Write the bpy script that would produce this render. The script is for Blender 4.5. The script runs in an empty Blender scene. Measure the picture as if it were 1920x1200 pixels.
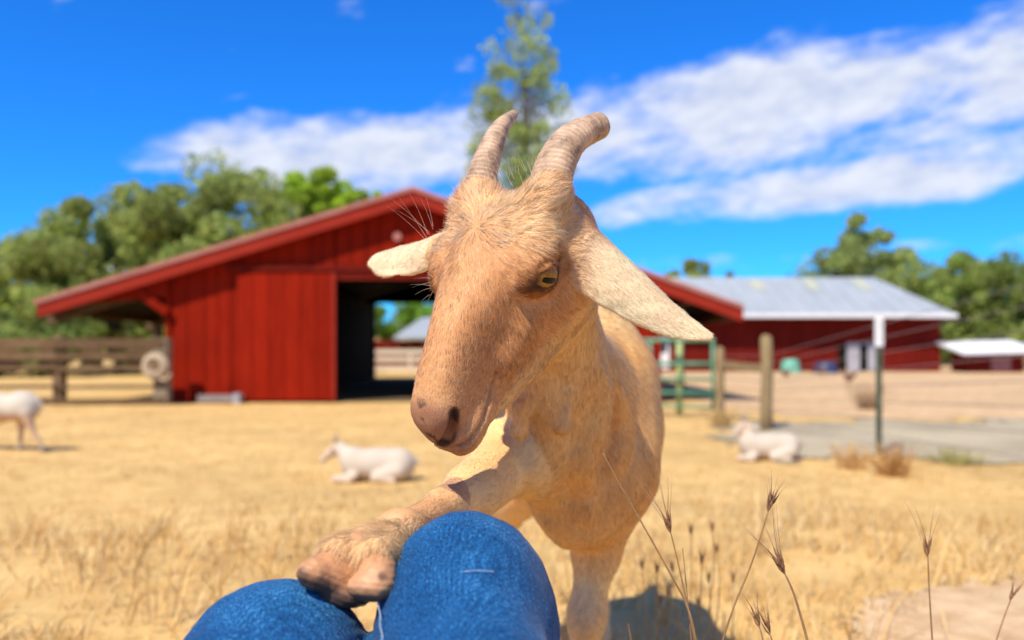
import bpy, bmesh, math, random
import numpy as np
from mathutils import Vector, Matrix

random.seed(7)
rng = np.random.default_rng(7)
S = bpy.context.scene
COL = S.collection
R = math.radians

# ------------------------------------------------------------------ camera
CAM_Z = 0.95
F = 1600.0                                  # focal length in pixels of a 1920 wide frame
cam_d = bpy.data.cameras.new('camera')
cam_d.lens = 30.0
cam_d.sensor_width = 36.0
cam_d.shift_y = 60.0 / 1920.0
cam_d.clip_start = 0.02
cam_d.clip_end = 5000
cam_d.dof.use_dof = True
cam_d.dof.focus_distance = 0.725
cam_d.dof.aperture_fstop = 4.2
cam = bpy.data.objects.new('camera', cam_d)
COL.objects.link(cam)
cam.location = (0, 0, CAM_Z)
cam.rotation_euler = (R(90), 0, 0)
S.camera = cam

# ------------------------------------------------------------------ world, sun, exposure
SUN_TO = Vector((0.86, 1.25, -2.0)).normalized()      # direction the light travels
SUN_EL = math.asin(-SUN_TO.z)
SUN_AZ = math.atan2(-SUN_TO.x, -SUN_TO.y)

W = bpy.data.worlds.new('World')
S.world = W
W.use_nodes = True


def build_world():
    nt = W.node_tree
    N, L = nt.nodes, nt.links
    N.clear()
    out = N.new('ShaderNodeOutputWorld')
    bg = N.new('ShaderNodeBackground')
    bg.inputs[1].default_value = 0.14
    L.new(bg.outputs[0], out.inputs[0])

    def m(op, a, b=None, clamp=False):
        n = N.new('ShaderNodeMath')
        n.operation = op
        n.use_clamp = clamp
        for i, v in enumerate((a, b)):
            if v is None:
                continue
            if isinstance(v, (int, float)):
                n.inputs[i].default_value = v
            else:
                L.new(v, n.inputs[i])
        return n.outputs[0]

    def smooth(v, e0, e1):
        n = N.new('ShaderNodeMapRange')
        n.interpolation_type = 'SMOOTHSTEP'
        L.new(v, n.inputs[0])
        n.inputs[1].default_value = e0
        n.inputs[2].default_value = e1
        return n.outputs[0]

    sky = N.new('ShaderNodeTexSky')
    sky.sky_type = 'NISHITA'
    sky.sun_disc = False
    sky.sun_elevation = SUN_EL
    sky.sun_rotation = SUN_AZ
    sky.altitude = 300
    sky.air_density = 1.0
    sky.dust_density = 0.3
    sky.ozone_density = 3.0
    hs = N.new('ShaderNodeHueSaturation')
    hs.inputs['Saturation'].default_value = 1.15
    hs.inputs['Value'].default_value = 1.0
    L.new(sky.outputs[0], hs.inputs['Color'])
    gm = N.new('ShaderNodeMix')
    gm.data_type = 'RGBA'
    gm.blend_type = 'MULTIPLY'
    gm.inputs[0].default_value = 1.0
    gm.inputs[7].default_value = (0.12, 0.64, 1.28, 1)
    L.new(hs.outputs[0], gm.inputs[6])

    tc = N.new('ShaderNodeTexCoord')
    sep = N.new('ShaderNodeSeparateXYZ')
    L.new(tc.outputs['Generated'], sep.inputs[0])
    x, y, z = sep.outputs
    az = m('ARCTAN2', x, y)
    el = m('ARCSINE', z)

    # cloud bands: noise in (azimuth, elevation) stretched along the horizon
    comb = N.new('ShaderNodeCombineXYZ')
    L.new(az, comb.inputs[0])
    tilt = m('SUBTRACT', el, m('MULTIPLY', az, 0.10))
    L.new(m('MULTIPLY', tilt, 2.3), comb.inputs[1])
    n1 = N.new('ShaderNodeTexNoise')
    n1.inputs['Scale'].default_value = 5.2
    n1.inputs['Detail'].default_value = 9
    n1.inputs['Roughness'].default_value = 0.58
    n1.inputs['Distortion'].default_value = 0.35
    L.new(comb.outputs[0], n1.inputs['Vector'])
    n2 = N.new('ShaderNodeTexNoise')
    n2.inputs['Scale'].default_value = 19
    n2.inputs['Detail'].default_value = 6
    n2.inputs['Roughness'].default_value = 0.6
    L.new(comb.outputs[0], n2.inputs['Vector'])
    nz = m('ADD', m('MULTIPLY', m('SUBTRACT', n1.outputs[0], 0.5), 3.4), m('MULTIPLY', m('SUBTRACT', n2.outputs[0], 0.5), 1.3))

    def band(c0, slope, half, spread):
        c = m('ADD', m('MULTIPLY', az, slope), c0)
        h = m('MAXIMUM', m('ADD', m('MULTIPLY', az, spread), half), 0.012)
        d = m('DIVIDE', m('SUBTRACT', el, c), h)
        return m('SUBTRACT', 1.0, m('MULTIPLY', d, d))

    b1 = band(0.240, 0.090, 0.056, 0.046)
    b2 = band(0.152, 0.080, 0.022, 0.026)
    b3 = band(0.100, 0.02, 0.014, 0.0)
    b2 = m('SUBTRACT', b2, m('MULTIPLY', smooth(az, 0.16, -0.06), 1.6))
    b1 = m('SUBTRACT', b1, m('MULTIPLY', smooth(az, -0.28, -0.52), 1.4))
    b3 = m('SUBTRACT', b3, 0.70)
    bb = m('MAXIMUM', m('MAXIMUM', m('MAXIMUM', b1, b2), b3), -1.15)
    dens = smooth(m('ADD', bb, nz), -0.10, 1.10)
    # fair-weather cloud over the rest of the sky
    n3 = N.new('ShaderNodeTexNoise')
    n3.inputs['Scale'].default_value = 9.0
    n3.inputs['Detail'].default_value = 7
    n3.inputs['Distortion'].default_value = 0.4
    L.new(comb.outputs[0], n3.inputs['Vector'])
    wisps = m('MULTIPLY', smooth(n3.outputs[0], 0.63, 0.78), 0.7)
    dens = m('MAXIMUM', dens, wisps)
    mix = N.new('ShaderNodeMix')
    mix.data_type = 'RGBA'
    L.new(m('MULTIPLY', dens, 0.95), mix.inputs[0])
    L.new(gm.outputs[2], mix.inputs[6])
    shade = N.new('ShaderNodeMix')
    shade.data_type = 'RGBA'
    L.new(smooth(n2.outputs[0], 0.25, 0.75), shade.inputs[0])
    shade.inputs[6].default_value = (3.5, 3.9, 5.0, 1)
    shade.inputs[7].default_value = (5.2, 5.4, 5.9, 1)
    L.new(shade.outputs[2], mix.inputs[7])
    L.new(mix.outputs[2], bg.inputs[0])


build_world()
sun_d = bpy.data.lights.new('sun', 'SUN')
sun_d.energy = 5.0
sun_d.angle = R(0.55)
sun_d.color = (1.0, 0.92, 0.76)
sun = bpy.data.objects.new('sun', sun_d)
COL.objects.link(sun)
sun.rotation_euler = SUN_TO.to_track_quat('-Z', 'Y').to_euler()

S.view_settings.view_transform = 'Standard'
S.view_settings.look = 'None'
S.view_settings.exposure = 0.30
S.view_settings.gamma = 1.0
S.view_settings.use_curve_mapping = False
S.cycles.use_denoising = True
S.cycles.max_bounces = 8
S.cycles.transparent_max_bounces = 8


def at(px, py, D):
    """photo pixel (1920 frame) + depth in metres -> world point"""
    return Vector(((px - 960) / F * D, D, CAM_Z + (660 - py) / F * D))


# ------------------------------------------------------------------ materials
MATS = {}


def nodes_of(name):
    mt = bpy.data.materials.new(name)
    mt.use_nodes = True
    nt = mt.node_tree
    return mt, nt, nt.nodes['Principled BSDF']


def ramp_mat(name, stops, scale=5.0, detail=6, rough=0.8, bump=0.0, bump_scale=None, stretch=(1, 1, 1), spec=0.3,
             metal=0.0, second=None, coords='Object', rand=0.0):
    """noise -> colour ramp; optional bump; optional second larger noise multiplying value; per-object random value"""
    if name in MATS:
        return MATS[name]
    mt, nt, p = nodes_of(name)
    N, L = nt.nodes, nt.links
    tc = N.new('ShaderNodeTexCoord')
    mp = N.new('ShaderNodeMapping')
    mp.inputs['Scale'].default_value = stretch
    L.new(tc.outputs[coords], mp.inputs[0])
    nz = N.new('ShaderNodeTexNoise')
    nz.inputs['Scale'].default_value = scale
    nz.inputs['Detail'].default_value = detail
    nz.inputs['Roughness'].default_value = 0.62
    L.new(mp.outputs[0], nz.inputs['Vector'])
    rp = N.new('ShaderNodeValToRGB')
    el = rp.color_ramp.elements
    while len(el) < len(stops):
        el.new(0.5)
    for e, (pos, c) in zip(el, stops):
        e.position = pos
        e.color = (*c, 1)
    L.new(nz.outputs[0], rp.inputs[0])
    col = rp.outputs[0]
    if second:
        n2 = N.new('ShaderNodeTexNoise')
        n2.inputs['Scale'].default_value = second[0]
        n2.inputs['Detail'].default_value = 4
        L.new(tc.outputs[coords], n2.inputs['Vector'])
        mr = N.new('ShaderNodeMapRange')
        mr.inputs[1].default_value = 0.3
        mr.inputs[2].default_value = 0.7
        mr.inputs[3].default_value = second[1]
        mr.inputs[4].default_value = second[2]
        L.new(n2.outputs[0], mr.inputs[0])
        mx = N.new('ShaderNodeMix')
        mx.data_type = 'RGBA'
        mx.blend_type = 'MULTIPLY'
        mx.inputs[0].default_value = 1
        L.new(col, mx.inputs[6])
        L.new(mr.outputs[0], mx.inputs[7])
        col = mx.outputs[2]
    if rand:
        oi = N.new('ShaderNodeObjectInfo')
        mr = N.new('ShaderNodeMapRange')
        mr.inputs[3].default_value = 1 - rand
        mr.inputs[4].default_value = 1 + rand
        L.new(oi.outputs['Random'], mr.inputs[0])
        mx = N.new('ShaderNodeMix')
        mx.data_type = 'RGBA'
        mx.blend_type = 'MULTIPLY'
        mx.inputs[0].default_value = 1
        L.new(col, mx.inputs[6])
        L.new(mr.outputs[0], mx.inputs[7])
        col = mx.outputs[2]
    L.new(col, p.inputs['Base Color'])
    p.inputs['Roughness'].default_value = rough
    p.inputs['Specular IOR Level'].default_value = spec
    p.inputs['Metallic'].default_value = metal
    if bump:
        bn = N.new('ShaderNodeTexNoise')
        bn.inputs['Scale'].default_value = bump_scale or scale * 3
        bn.inputs['Detail'].default_value = 5
        L.new(mp.outputs[0], bn.inputs['Vector'])
        bp = N.new('ShaderNodeBump')
        bp.inputs['Strength'].default_value = bump
        bp.inputs['Distance'].default_value = 0.02
        L.new(bn.outputs[0], bp.inputs['Height'])
        L.new(bp.outputs[0], p.inputs['Normal'])
    MATS[name] = mt
    return mt


def attr_mat(name, rough=0.7, spec=0.2, trans=0.0, attr='Col', bump=0.0, bscale=400, sss=0.0):
    """colour from the vertex/curve attribute"""
    if name in MATS:
        return MATS[name]
    mt, nt, p = nodes_of(name)
    N, L = nt.nodes, nt.links
    at_ = N.new('ShaderNodeAttribute')
    at_.attribute_name = attr
    L.new(at_.outputs['Color'], p.inputs['Base Color'])
    p.inputs['Roughness'].default_value = rough
    p.inputs['Specular IOR Level'].default_value = spec
    if bump:
        tc = N.new('ShaderNodeTexCoord')
        bn = N.new('ShaderNodeTexNoise')
        bn.inputs['Scale'].default_value = bscale
        bn.inputs['Detail'].default_value = 4
        L.new(tc.outputs['Object'], bn.inputs['Vector'])
        bp = N.new('ShaderNodeBump')
        bp.inputs['Strength'].default_value = bump
        bp.inputs['Distance'].default_value = 0.002
        L.new(bn.outputs[0], bp.inputs['Height'])
        L.new(bp.outputs[0], p.inputs['Normal'])
    if trans:
        tr = N.new('ShaderNodeBsdfTranslucent')
        L.new(at_.outputs['Color'], tr.inputs[0])
        ms = N.new('ShaderNodeMixShader')
        ms.inputs[0].default_value = trans
        L.new(p.outputs[0], ms.inputs[1])
        L.new(tr.outputs[0], ms.inputs[2])
        L.new(ms.outputs[0], N['Material Output'].inputs[0])
    MATS[name] = mt
    return mt


# ------------------------------------------------------------------ object helpers
def link(name, data, mat=None, parent=None):
    o = bpy.data.objects.new(name, data)
    COL.objects.link(o)
    if mat is not None and data is not None and not data.materials:
        data.materials.append(mat)
    if parent is not None:
        o.parent = parent
        o.matrix_parent_inverse = parent.matrix_world.inverted() if False else Matrix.Translation(-Vector(parent.location))
    return o


def tag(o, label=None, cat=None, group=None, kind=None):
    if label: o['label'] = label
    if cat: o['category'] = cat
    if group: o['group'] = group
    if kind: o['kind'] = kind
    return o


def empty(name, loc, label, cat, group=None):
    o = bpy.data.objects.new(name, None)
    o.empty_display_size = 0.1
    COL.objects.link(o)
    o.location = loc
    return tag(o, label, cat, group)


def mesh_np(name, verts, faces, smooth=False):
    """faces: (n,3) or (n,4) int array, or list"""
    me = bpy.data.meshes.new(name)
    if isinstance(faces, np.ndarray):
        n, k = faces.shape
        me.vertices.add(len(verts))
        me.vertices.foreach_set('co', np.asarray(verts, np.float32).ravel())
        me.loops.add(n * k)
        me.loops.foreach_set('vertex_index', faces.astype(np.int32).ravel())
        me.polygons.add(n)
        me.polygons.foreach_set('loop_start', np.arange(0, n * k, k, dtype=np.int32))
        me.update(calc_edges=True)
    else:
        me.from_pydata([tuple(v) for v in verts], [], faces)
        me.update()
    if smooth:
        me.polygons.foreach_set('use_smooth', np.ones(len(me.polygons), bool))
    return me


def set_col(me, cols):
    a = me.color_attributes.new('Col', 'FLOAT_COLOR', 'POINT')
    c = np.ones((len(me.vertices), 4), np.float32)
    c[:, :3] = cols
    a.data.foreach_set('color', c.ravel())


def prism(poly, y0, y1):
    """polygon in xz extruded from y0 to y1"""
    n = len(poly)
    v = [(x, y0, z) for x, z in poly] + [(x, y1, z) for x, z in poly]
    f = [tuple(range(n)), tuple(range(2 * n - 1, n - 1, -1))]
    for i in range(n):
        j = (i + 1) % n
        f.append((i, i + n, j + n, j)[::-1])
    return v, f


def box(x0, x1, y0, y1, z0, z1):
    return prism([(x0, z0), (x1, z0), (x1, z1), (x0, z1)], y0, y1)


def solid(name, vf, mat, parent=None, bevel=0.0):
    v, f = vf
    me = mesh_np(name, v, f)
    bm = bmesh.new()
    bm.from_mesh(me)
    bmesh.ops.recalc_face_normals(bm, faces=bm.faces)
    if bevel:
        bmesh.ops.bevel(bm, geom=bm.edges[:], offset=bevel, segments=1, affect='EDGES')
    bm.to_mesh(me)
    bm.free()
    return link(name, me, mat, parent)


def oriented_box(p, q, w, h, roll=0.0):
    """bar from p to q of width w and height h"""
    p, q = Vector(p), Vector(q)
    d = (q - p).normalized()
    up = Vector((0, 0, 1)) if abs(d.z) < 0.95 else Vector((0, 1, 0))
    s = d.cross(up).normalized()
    u = s.cross(d)
    v = []
    for e in (p, q):
        for a, b in ((-1, -1), (1, -1), (1, 1), (-1, 1)):
            v.append(e + s * (a * w / 2) + u * (b * h / 2))
    f = [(0, 1, 2, 3), (7, 6, 5, 4), (0, 4, 5, 1), (1, 5, 6, 2), (2, 6, 7, 3), (3, 7, 4, 0)]
    return v, f


def tube(pts, radii, seg=10, caps=True):
    pts = [Vector(p) for p in pts]
    if not hasattr(radii, '__len__'):
        radii = [radii] * len(pts)
    v, f = [], []
    t0 = (pts[1] - pts[0]).normalized()
    up = Vector((0, 0, 1)) if abs(t0.z) < 0.9 else Vector((1, 0, 0))
    s = t0.cross(up).normalized()
    for i, p in enumerate(pts):
        t = (pts[min(i + 1, len(pts) - 1)] - pts[max(i - 1, 0)]).normalized()
        s = (s - t * s.dot(t)).normalized()
        u = t.cross(s)
        for k in range(seg):
            a = 2 * math.pi * k / seg
            v.append(p + (s * math.cos(a) + u * math.sin(a)) * radii[i])
    for i in range(len(pts) - 1):
        for k in range(seg):
            k2 = (k + 1) % seg
            f.append((i * seg + k, i * seg + k2, (i + 1) * seg + k2, (i + 1) * seg + k))
    if caps:
        f.append(tuple(range(seg))[::-1])
        f.append(tuple((len(pts) - 1) * seg + k for k in range(seg)))
    return v, f


def join(*vfs):
    V, Fc = [], []
    for v, f in vfs:
        o = len(V)
        V += list(v)
        Fc += [tuple(i + o for i in q) for q in f]
    return V, Fc


def smooth_obj(o):
    o.data.polygons.foreach_set('use_smooth', np.ones(len(o.data.polygons), bool))
    return o


def sstep(x, a, b):
    t = np.clip((x - a) / (b - a), 0, 1)
    return t * t * (3 - 2 * t)


# ------------------------------------------------------------------ ground
RISE = 0.33


def ground_z(x, y):
    x = np.asarray(x, float)
    y = np.asarray(y, float)
    r = np.hypot(x, y - 0.8)
    z = RISE * (1 - sstep(r, 1.7, 5.6))
    bumps = 0.018 * (np.sin(1.7 * x + 0.6 * y) * np.cos(1.3 * y - 0.4 * x) + 0.5 * np.sin(3.9 * x + 1.1) * np.sin(3.1 * y) * (1 - sstep(r, 3.5, 5.5)))
    z = z + bumps * (1 - sstep(r, 9.0, 14.0)) * sstep(r, 0.9, 2.0)
    z = z + 3.0 * sstep(y, 50, 120) + 1.2 * sstep(np.abs(x), 40, 110)
    return z


def gz(x, y):
    return float(ground_z(x, y))


def build_ground():
    rad = np.concatenate([[0.0], np.geomspace(0.15, 900, 190)])
    na = 160
    ang = np.linspace(0, 2 * math.pi, na, endpoint=False)
    X = np.outer(rad, np.cos(ang))
    Y = np.outer(rad, np.sin(ang)) + 0.8
    Z = ground_z(X, Y)
    v = np.stack([X, Y, Z], -1).reshape(-1, 3)
    i = np.arange(len(rad) - 1)[:, None] * na
    k = np.arange(na)[None, :]
    k2 = (k + 1) % na
    f = np.stack([i + k, i + na + k, i + na + k2, i + k2], -1).reshape(-1, 4)
    me = mesh_np('ground', v, f, True)
    mt = ramp_mat('straw_ground', [(0.25, (0.46, 0.26, 0.090)), (0.45, (0.60, 0.375, 0.135)), (0.62, (0.68, 0.445, 0.17)), (0.8, (0.75, 0.53, 0.24))],
                  scale=5, detail=6, rough=0.95, bump=0.35, bump_scale=40, second=(0.8, 0.85, 1.10), spec=0.05)
    o = link('ground', me, mt)
    tag(o, 'dry golden straw covered pasture ground', None, kind='structure')
    return o


def sheet(name, outline, mat, dz, label, step=0.5, jitter=0.12):
    """sheet over the ground: small cells inside a wobbled outline, following the terrain"""
    P = np.array(outline, float)
    lo, hi = P.min(0), P.max(0)
    xs = np.arange(lo[0], hi[0] + step, step)
    ys = np.arange(lo[1], hi[1] + step, step)
    gx, gy = np.meshgrid(xs, ys, indexing='ij')
    jx = gx + rng.uniform(-0.3, 0.3, gx.shape) * step
    jy = gy + rng.uniform(-0.3, 0.3, gx.shape) * step
    cx = gx[:-1, :-1] + step / 2 + jitter * (np.sin(gy[:-1, :-1] * 2.3 / jitter ** 0.5) + rng.normal(0, 0.6, gx[:-1, :-1].shape))
    cy = gy[:-1, :-1] + step / 2 + jitter * (np.sin(gx[:-1, :-1] * 1.9 / jitter ** 0.5) + rng.normal(0, 0.6, gx[:-1, :-1].shape))
    inside = np.zeros(cx.shape, bool)
    for i in range(len(P)):
        (x0, y0), (x1, y1) = P[i - 1], P[i]
        cr = ((y0 > cy) != (y1 > cy))
        xi = (x1 - x0) * (cy - y0) / (y1 - y0 + 1e-12) + x0
        inside ^= cr & (cx < xi)
    v = np.stack([jx, jy, ground_z(jx, jy) + dz], -1).reshape(-1, 3)
    ny = len(ys)
    ii, jj = np.nonzero(inside)
    a0 = ii * ny + jj
    f = np.stack([a0, a0 + ny, a0 + ny + 1, a0 + 1], -1)
    used, inv = np.unique(f, return_inverse=True)
    me = mesh_np(name, v[used], inv.reshape(f.shape), True)
    o = link(name, me, mat)
    return tag(o, label, None, kind='structure')


build_ground()
gravel = ramp_mat('gravel', [(0.3, (0.34, 0.27, 0.165)), (0.55, (0.46, 0.38, 0.245)), (0.75, (0.56, 0.48, 0.33))], scale=40, rough=0.95, bump=0.12,
                  second=(0.8, 0.72, 1.18), spec=0.05)
dirt = ramp_mat('bare_dirt', [(0.3, (0.44, 0.27, 0.135)), (0.55, (0.60, 0.40, 0.215)), (0.75, (0.69, 0.49, 0.28))], scale=4, rough=0.95, bump=0.5,
                bump_scale=30, second=(0.35, 0.85, 1.12), spec=0.05)
soil = ramp_mat('pale_soil', [(0.3, (0.50, 0.31, 0.155)), (0.55, (0.63, 0.43, 0.235)), (0.75, (0.70, 0.51, 0.30))], scale=14, rough=0.95, bump=0.5,
                bump_scale=60, second=(3.0, 0.88, 1.1), spec=0.05)
sheet('road', [(2.3, 7.9), (3.2, 7.3), (5.2, 7.2), (9, 7.3), (40, 8.5), (40, 13.5), (9, 11.9), (4.6, 11.6), (2.9, 11.2), (2.2, 9.4)], gravel, 0.014,
      'grey gravel track crossing beside the wire fence', 0.10, 0.30)
sheet('dirt_yard', [(4.9, 12.0), (9, 12.3), (60, 15.5), (60, 60), (5.6, 60), (5.4, 31), (4.7, 24), (3.2, 14.2)], dirt, 0.006,
      'bare brown dirt yard between track and red sheds', 0.45, 0.25)
sheet('soil_patch', [(0.62, 1.72), (0.80, 2.02), (1.2, 2.32), (2.4, 2.45), (3.4, 2.4), (3.4, 1.3), (0.8, 1.3)], soil, 0.008,
      'pale bare soil patch at the edge of the dry grass', 0.035, 0.03)

# ------------------------------------------------------------------ big red barn
red_paint = ramp_mat('red_paint', [(0.2, (0.17, 0.007, 0.002)), (0.5, (0.24, 0.011, 0.002)), (0.8, (0.30, 0.016, 0.004))], scale=3.0, detail=7, rough=0.75,
                     bump=0.25, bump_scale=60, stretch=(6, 6, 0.5), rand=0.13, spec=0.06, second=(0.7, 0.85, 1.1))
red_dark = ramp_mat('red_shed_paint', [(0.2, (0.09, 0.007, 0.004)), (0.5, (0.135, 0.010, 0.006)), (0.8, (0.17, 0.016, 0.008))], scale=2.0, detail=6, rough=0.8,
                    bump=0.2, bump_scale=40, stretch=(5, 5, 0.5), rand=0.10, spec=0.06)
red_trim = ramp_mat('red_trim', [(0.3, (0.24, 0.018, 0.008)), (0.7, (0.30, 0.028, 0.014))], scale=4, rough=0.7, stretch=(0.5, 4, 4), spec=0.08)
pink_flash = ramp_mat('faded_red_flashing', [(0.3, (0.36, 0.12, 0.09)), (0.7, (0.46, 0.20, 0.16))], scale=3, rough=0.6, spec=0.2, stretch=(0.4, 3, 3))
old_timber = ramp_mat('old_timber', [(0.25, (0.065, 0.038, 0.019)), (0.5, (0.15, 0.090, 0.045)), (0.8, (0.25, 0.165, 0.09))], scale=6, rough=0.9, bump=0.5,
                      stretch=(1, 6, 6), spec=0.1, rand=0.2)
tan_timber = ramp_mat('weathered_post', [(0.25, (0.17, 0.115, 0.05)), (0.5, (0.30, 0.21, 0.10)), (0.8, (0.42, 0.31, 0.17))], scale=9, rough=0.9, bump=0.6,
                      stretch=(6, 6, 0.7), spec=0.1)
dark_in = ramp_mat('inner_shade_boards', [(0.3, (0.010, 0.007, 0.005)), (0.7, (0.020, 0.014, 0.010))], scale=5, rough=0.9, stretch=(5, 5, 0.5), spec=0.05)  # near-black tone stands in for the deep indoor shade
metal_grey = ramp_mat('grey_sheet_metal', [(0.3, (0.42, 0.40, 0.40)), (0.7, (0.55, 0.53, 0.53))], scale=2, rough=0.45, metal=0.3, spec=0.5, stretch=(1, 0.2, 1))
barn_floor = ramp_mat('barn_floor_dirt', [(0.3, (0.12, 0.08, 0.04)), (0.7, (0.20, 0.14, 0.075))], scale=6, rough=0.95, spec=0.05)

BY0, BY1 = 16.0, 30.0
EL, RG, ER = (-8.74, 1.82), (-1.82, 3.92), (4.26, 1.74)          # left eave, ridge, right eave (x, z)


def roof_z(x):
    if x < RG[0]:
        t = (x - EL[0]) / (RG[0] - EL[0])
        return EL[1] + t * (RG[1] - EL[1])
    t = (x - RG[0]) / (ER[0] - RG[0])
    return RG[1] + t * (ER[1] - RG[1])


def build_barn():
    barn = empty('red_barn', (-2.0, 16.0, 0), 'large red board barn with low gabled roof and a dark open doorway', 'barn')
    drop = 0.10
    x0, x1 = -6.40, 2.70
    open_a, open_b, open_h = -3.30, -0.30, 2.34
    # front wall boards
    x = x0
    while x < x1 - 0.02:
        w = random.choice((0.24, 0.28, 0.30, 0.34))
        xe = min(x + w, x1)
        bot = 0.02
        if xe > open_a + 0.02 and x < open_b - 0.02:
            if x < open_a:
                xe = open_a
            else:
                bot = open_h
                xe = min(xe, open_b) if x < open_b - 0.02 else xe
        g = 0.009
        poly = [(x + g, bot), (xe - g, bot), (xe - g, roof_z(xe - g) - drop)]
        if x + g < RG[0] < xe - g:
            poly.append((RG[0], roof_z(RG[0]) - drop))
        poly.append((x + g, roof_z(x + g) - drop))
        yy = BY0 + random.uniform(-0.007, 0.007)
        solid('plank', prism(poly, yy, yy + 0.03), red_paint, barn)
        x = xe
    # backing behind the joints
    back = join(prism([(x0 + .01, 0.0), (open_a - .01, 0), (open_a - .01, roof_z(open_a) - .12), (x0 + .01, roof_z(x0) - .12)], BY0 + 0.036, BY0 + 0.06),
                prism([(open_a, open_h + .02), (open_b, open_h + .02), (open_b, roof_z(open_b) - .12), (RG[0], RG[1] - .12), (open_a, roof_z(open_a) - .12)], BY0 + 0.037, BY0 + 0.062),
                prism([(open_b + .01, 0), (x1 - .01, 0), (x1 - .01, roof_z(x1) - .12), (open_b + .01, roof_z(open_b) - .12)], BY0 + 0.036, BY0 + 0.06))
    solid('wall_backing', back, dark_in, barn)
    # side and rear walls
    solid('side_wall', box(x0 + .001, x0 + 0.05, BY0 + 0.065, BY1 - 0.05, 0, roof_z(x0) - 0.005), red_paint, barn)
    solid('side_wall', box(x1 - 0.05, x1 - .001, BY0 + 0.065, BY1 - 0.05, 0, roof_z(x1) - 0.005), red_paint, barn)
    rb = -4.80
    rr = -1.30
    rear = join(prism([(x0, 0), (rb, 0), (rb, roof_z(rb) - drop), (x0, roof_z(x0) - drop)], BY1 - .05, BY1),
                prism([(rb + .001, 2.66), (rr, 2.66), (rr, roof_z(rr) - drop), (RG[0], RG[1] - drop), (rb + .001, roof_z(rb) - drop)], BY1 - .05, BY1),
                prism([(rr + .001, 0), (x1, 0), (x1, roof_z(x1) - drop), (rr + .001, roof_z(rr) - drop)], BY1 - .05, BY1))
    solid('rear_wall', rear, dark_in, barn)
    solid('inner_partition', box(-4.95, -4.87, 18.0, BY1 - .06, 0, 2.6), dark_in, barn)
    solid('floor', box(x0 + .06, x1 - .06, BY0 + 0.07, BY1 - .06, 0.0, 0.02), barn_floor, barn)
    # header beam above opening, door track
    solid('door_header', box(open_a - 0.01, open_b + 0.05, BY0 - 0.05, BY0 - 0.008, open_h - 0.03, open_h + 0.10), red_trim, barn)
    solid('door_track', box(-5.35, -0.2, BY0 - 0.13, BY0 - 0.055, 2.46, 2.55), red_dark, barn)
    # sliding door with its boards
    door = link('sliding_door', mesh_np('sliding_door', *box(-5.12, -3.36, BY0 - 0.075, BY0 - 0.05, 0.06, 2.42)), red_paint, barn)
    for i in range(6):
        a = -5.12 + i * 0.2933
        d = 0.004 * (i % 2)
        b = solid('door_board', box(a + 0.006, a + 0.2873, BY0 - 0.10 - d, BY0 - 0.0755, 0.06, 2.42), red_paint)
        b.parent = door
        b.matrix_parent_inverse = Matrix.Identity(4)
    b = solid('door_edge', box(-3.36, -3.29, BY0 - 0.112, BY0 - 0.05, 0.05, 2.43), red_trim)
    b.parent = door
    # corner trim
    solid('corner_post', box(x0 - 0.09, x0 - 0.002, BY0 - 0.03, BY0 + 0.12, 0, roof_z(x0) - .16), red_paint, barn)
    solid('corner_post', box(x1 + 0.002, x1 + 0.09, BY0 - 0.03, BY0 + 0.12, 0, roof_z(x1) - .16), red_paint, barn)
    # roof slopes (sheet metal with ribs), rakes, flashing
    th = 0.05
    fy = BY0 - 0.26
    for (xa, za), (xb, zb), nm in ((EL, RG, 'roof_slope'), (RG, ER, 'roof_slope')):
        poly = [(xa, za - 0.02), (xb, zb - 0.02), (xb, zb + th), (xa, za + th)]
        rs = solid(nm, prism(poly, fy, BY1 + 0.5), metal_grey, barn)
        n = 40
        for k in range(n):
            yy = fy + 0.2 + k * (BY1 + 0.3 - fy) / n
            r_ = solid('roof_rib', oriented_box((xa, yy, za + th + .012), (xb, yy, zb + th + .012), 0.05, 0.03), metal_grey)
            r_.parent = rs
    for (xa, za), (xb, zb) in ((EL, RG), (RG, ER)):
        fas = [(xa, za - 0.23), (xb, zb - 0.23), (xb, zb - 0.001), (xa, za - 0.001)]
        solid('rake_board', prism(fas, fy - 0.035, fy - 0.002), red_trim, barn)
        fl = [(xa - (0.05 if xa == EL[0] else 0), za + 0.0), (xb, zb + 0.0), (xb, zb + th + 0.03), (xa - (0.05 if xa == EL[0] else 0), za + th + 0.03)]
        solid('edge_flashing', prism(fl, fy - 0.07, fy - 0.003), pink_flash, barn)
        # soffit boards in the overhang
        sof = [(xa, za - 0.20), (xb, zb - 0.20), (xb, zb - 0.16), (xa, za - 0.16)]
        solid('soffit', prism(sof, fy + 0.002, BY0 - 0.01), red_paint, barn)
        dk = [(xa, za - 0.06), (xb, zb - 0.06), (xb, zb - 0.024), (xa, za - 0.024)]  # dark deck added to deepen the shade under the roof
        solid('roof_shade_deck', prism(dk, fy + 0.003, BY1 + 0.45), dark_in, barn)
    # purlins and rafters of the open lean-to sides
    for xx in (-8.7, -7.6):
        solid('purlin', box(xx, xx + 0.10, BY0 - 0.2, BY1, roof_z(xx) - 0.19, roof_z(xx) - 0.03), old_timber, barn)
    for xx in (3.3, 4.15):
        solid('purlin', box(xx, xx + 0.10, BY0 - 0.2, BY1, roof_z(xx + .1) - 0.19, roof_z(xx + .1) - 0.03), old_timber, barn)
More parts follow.
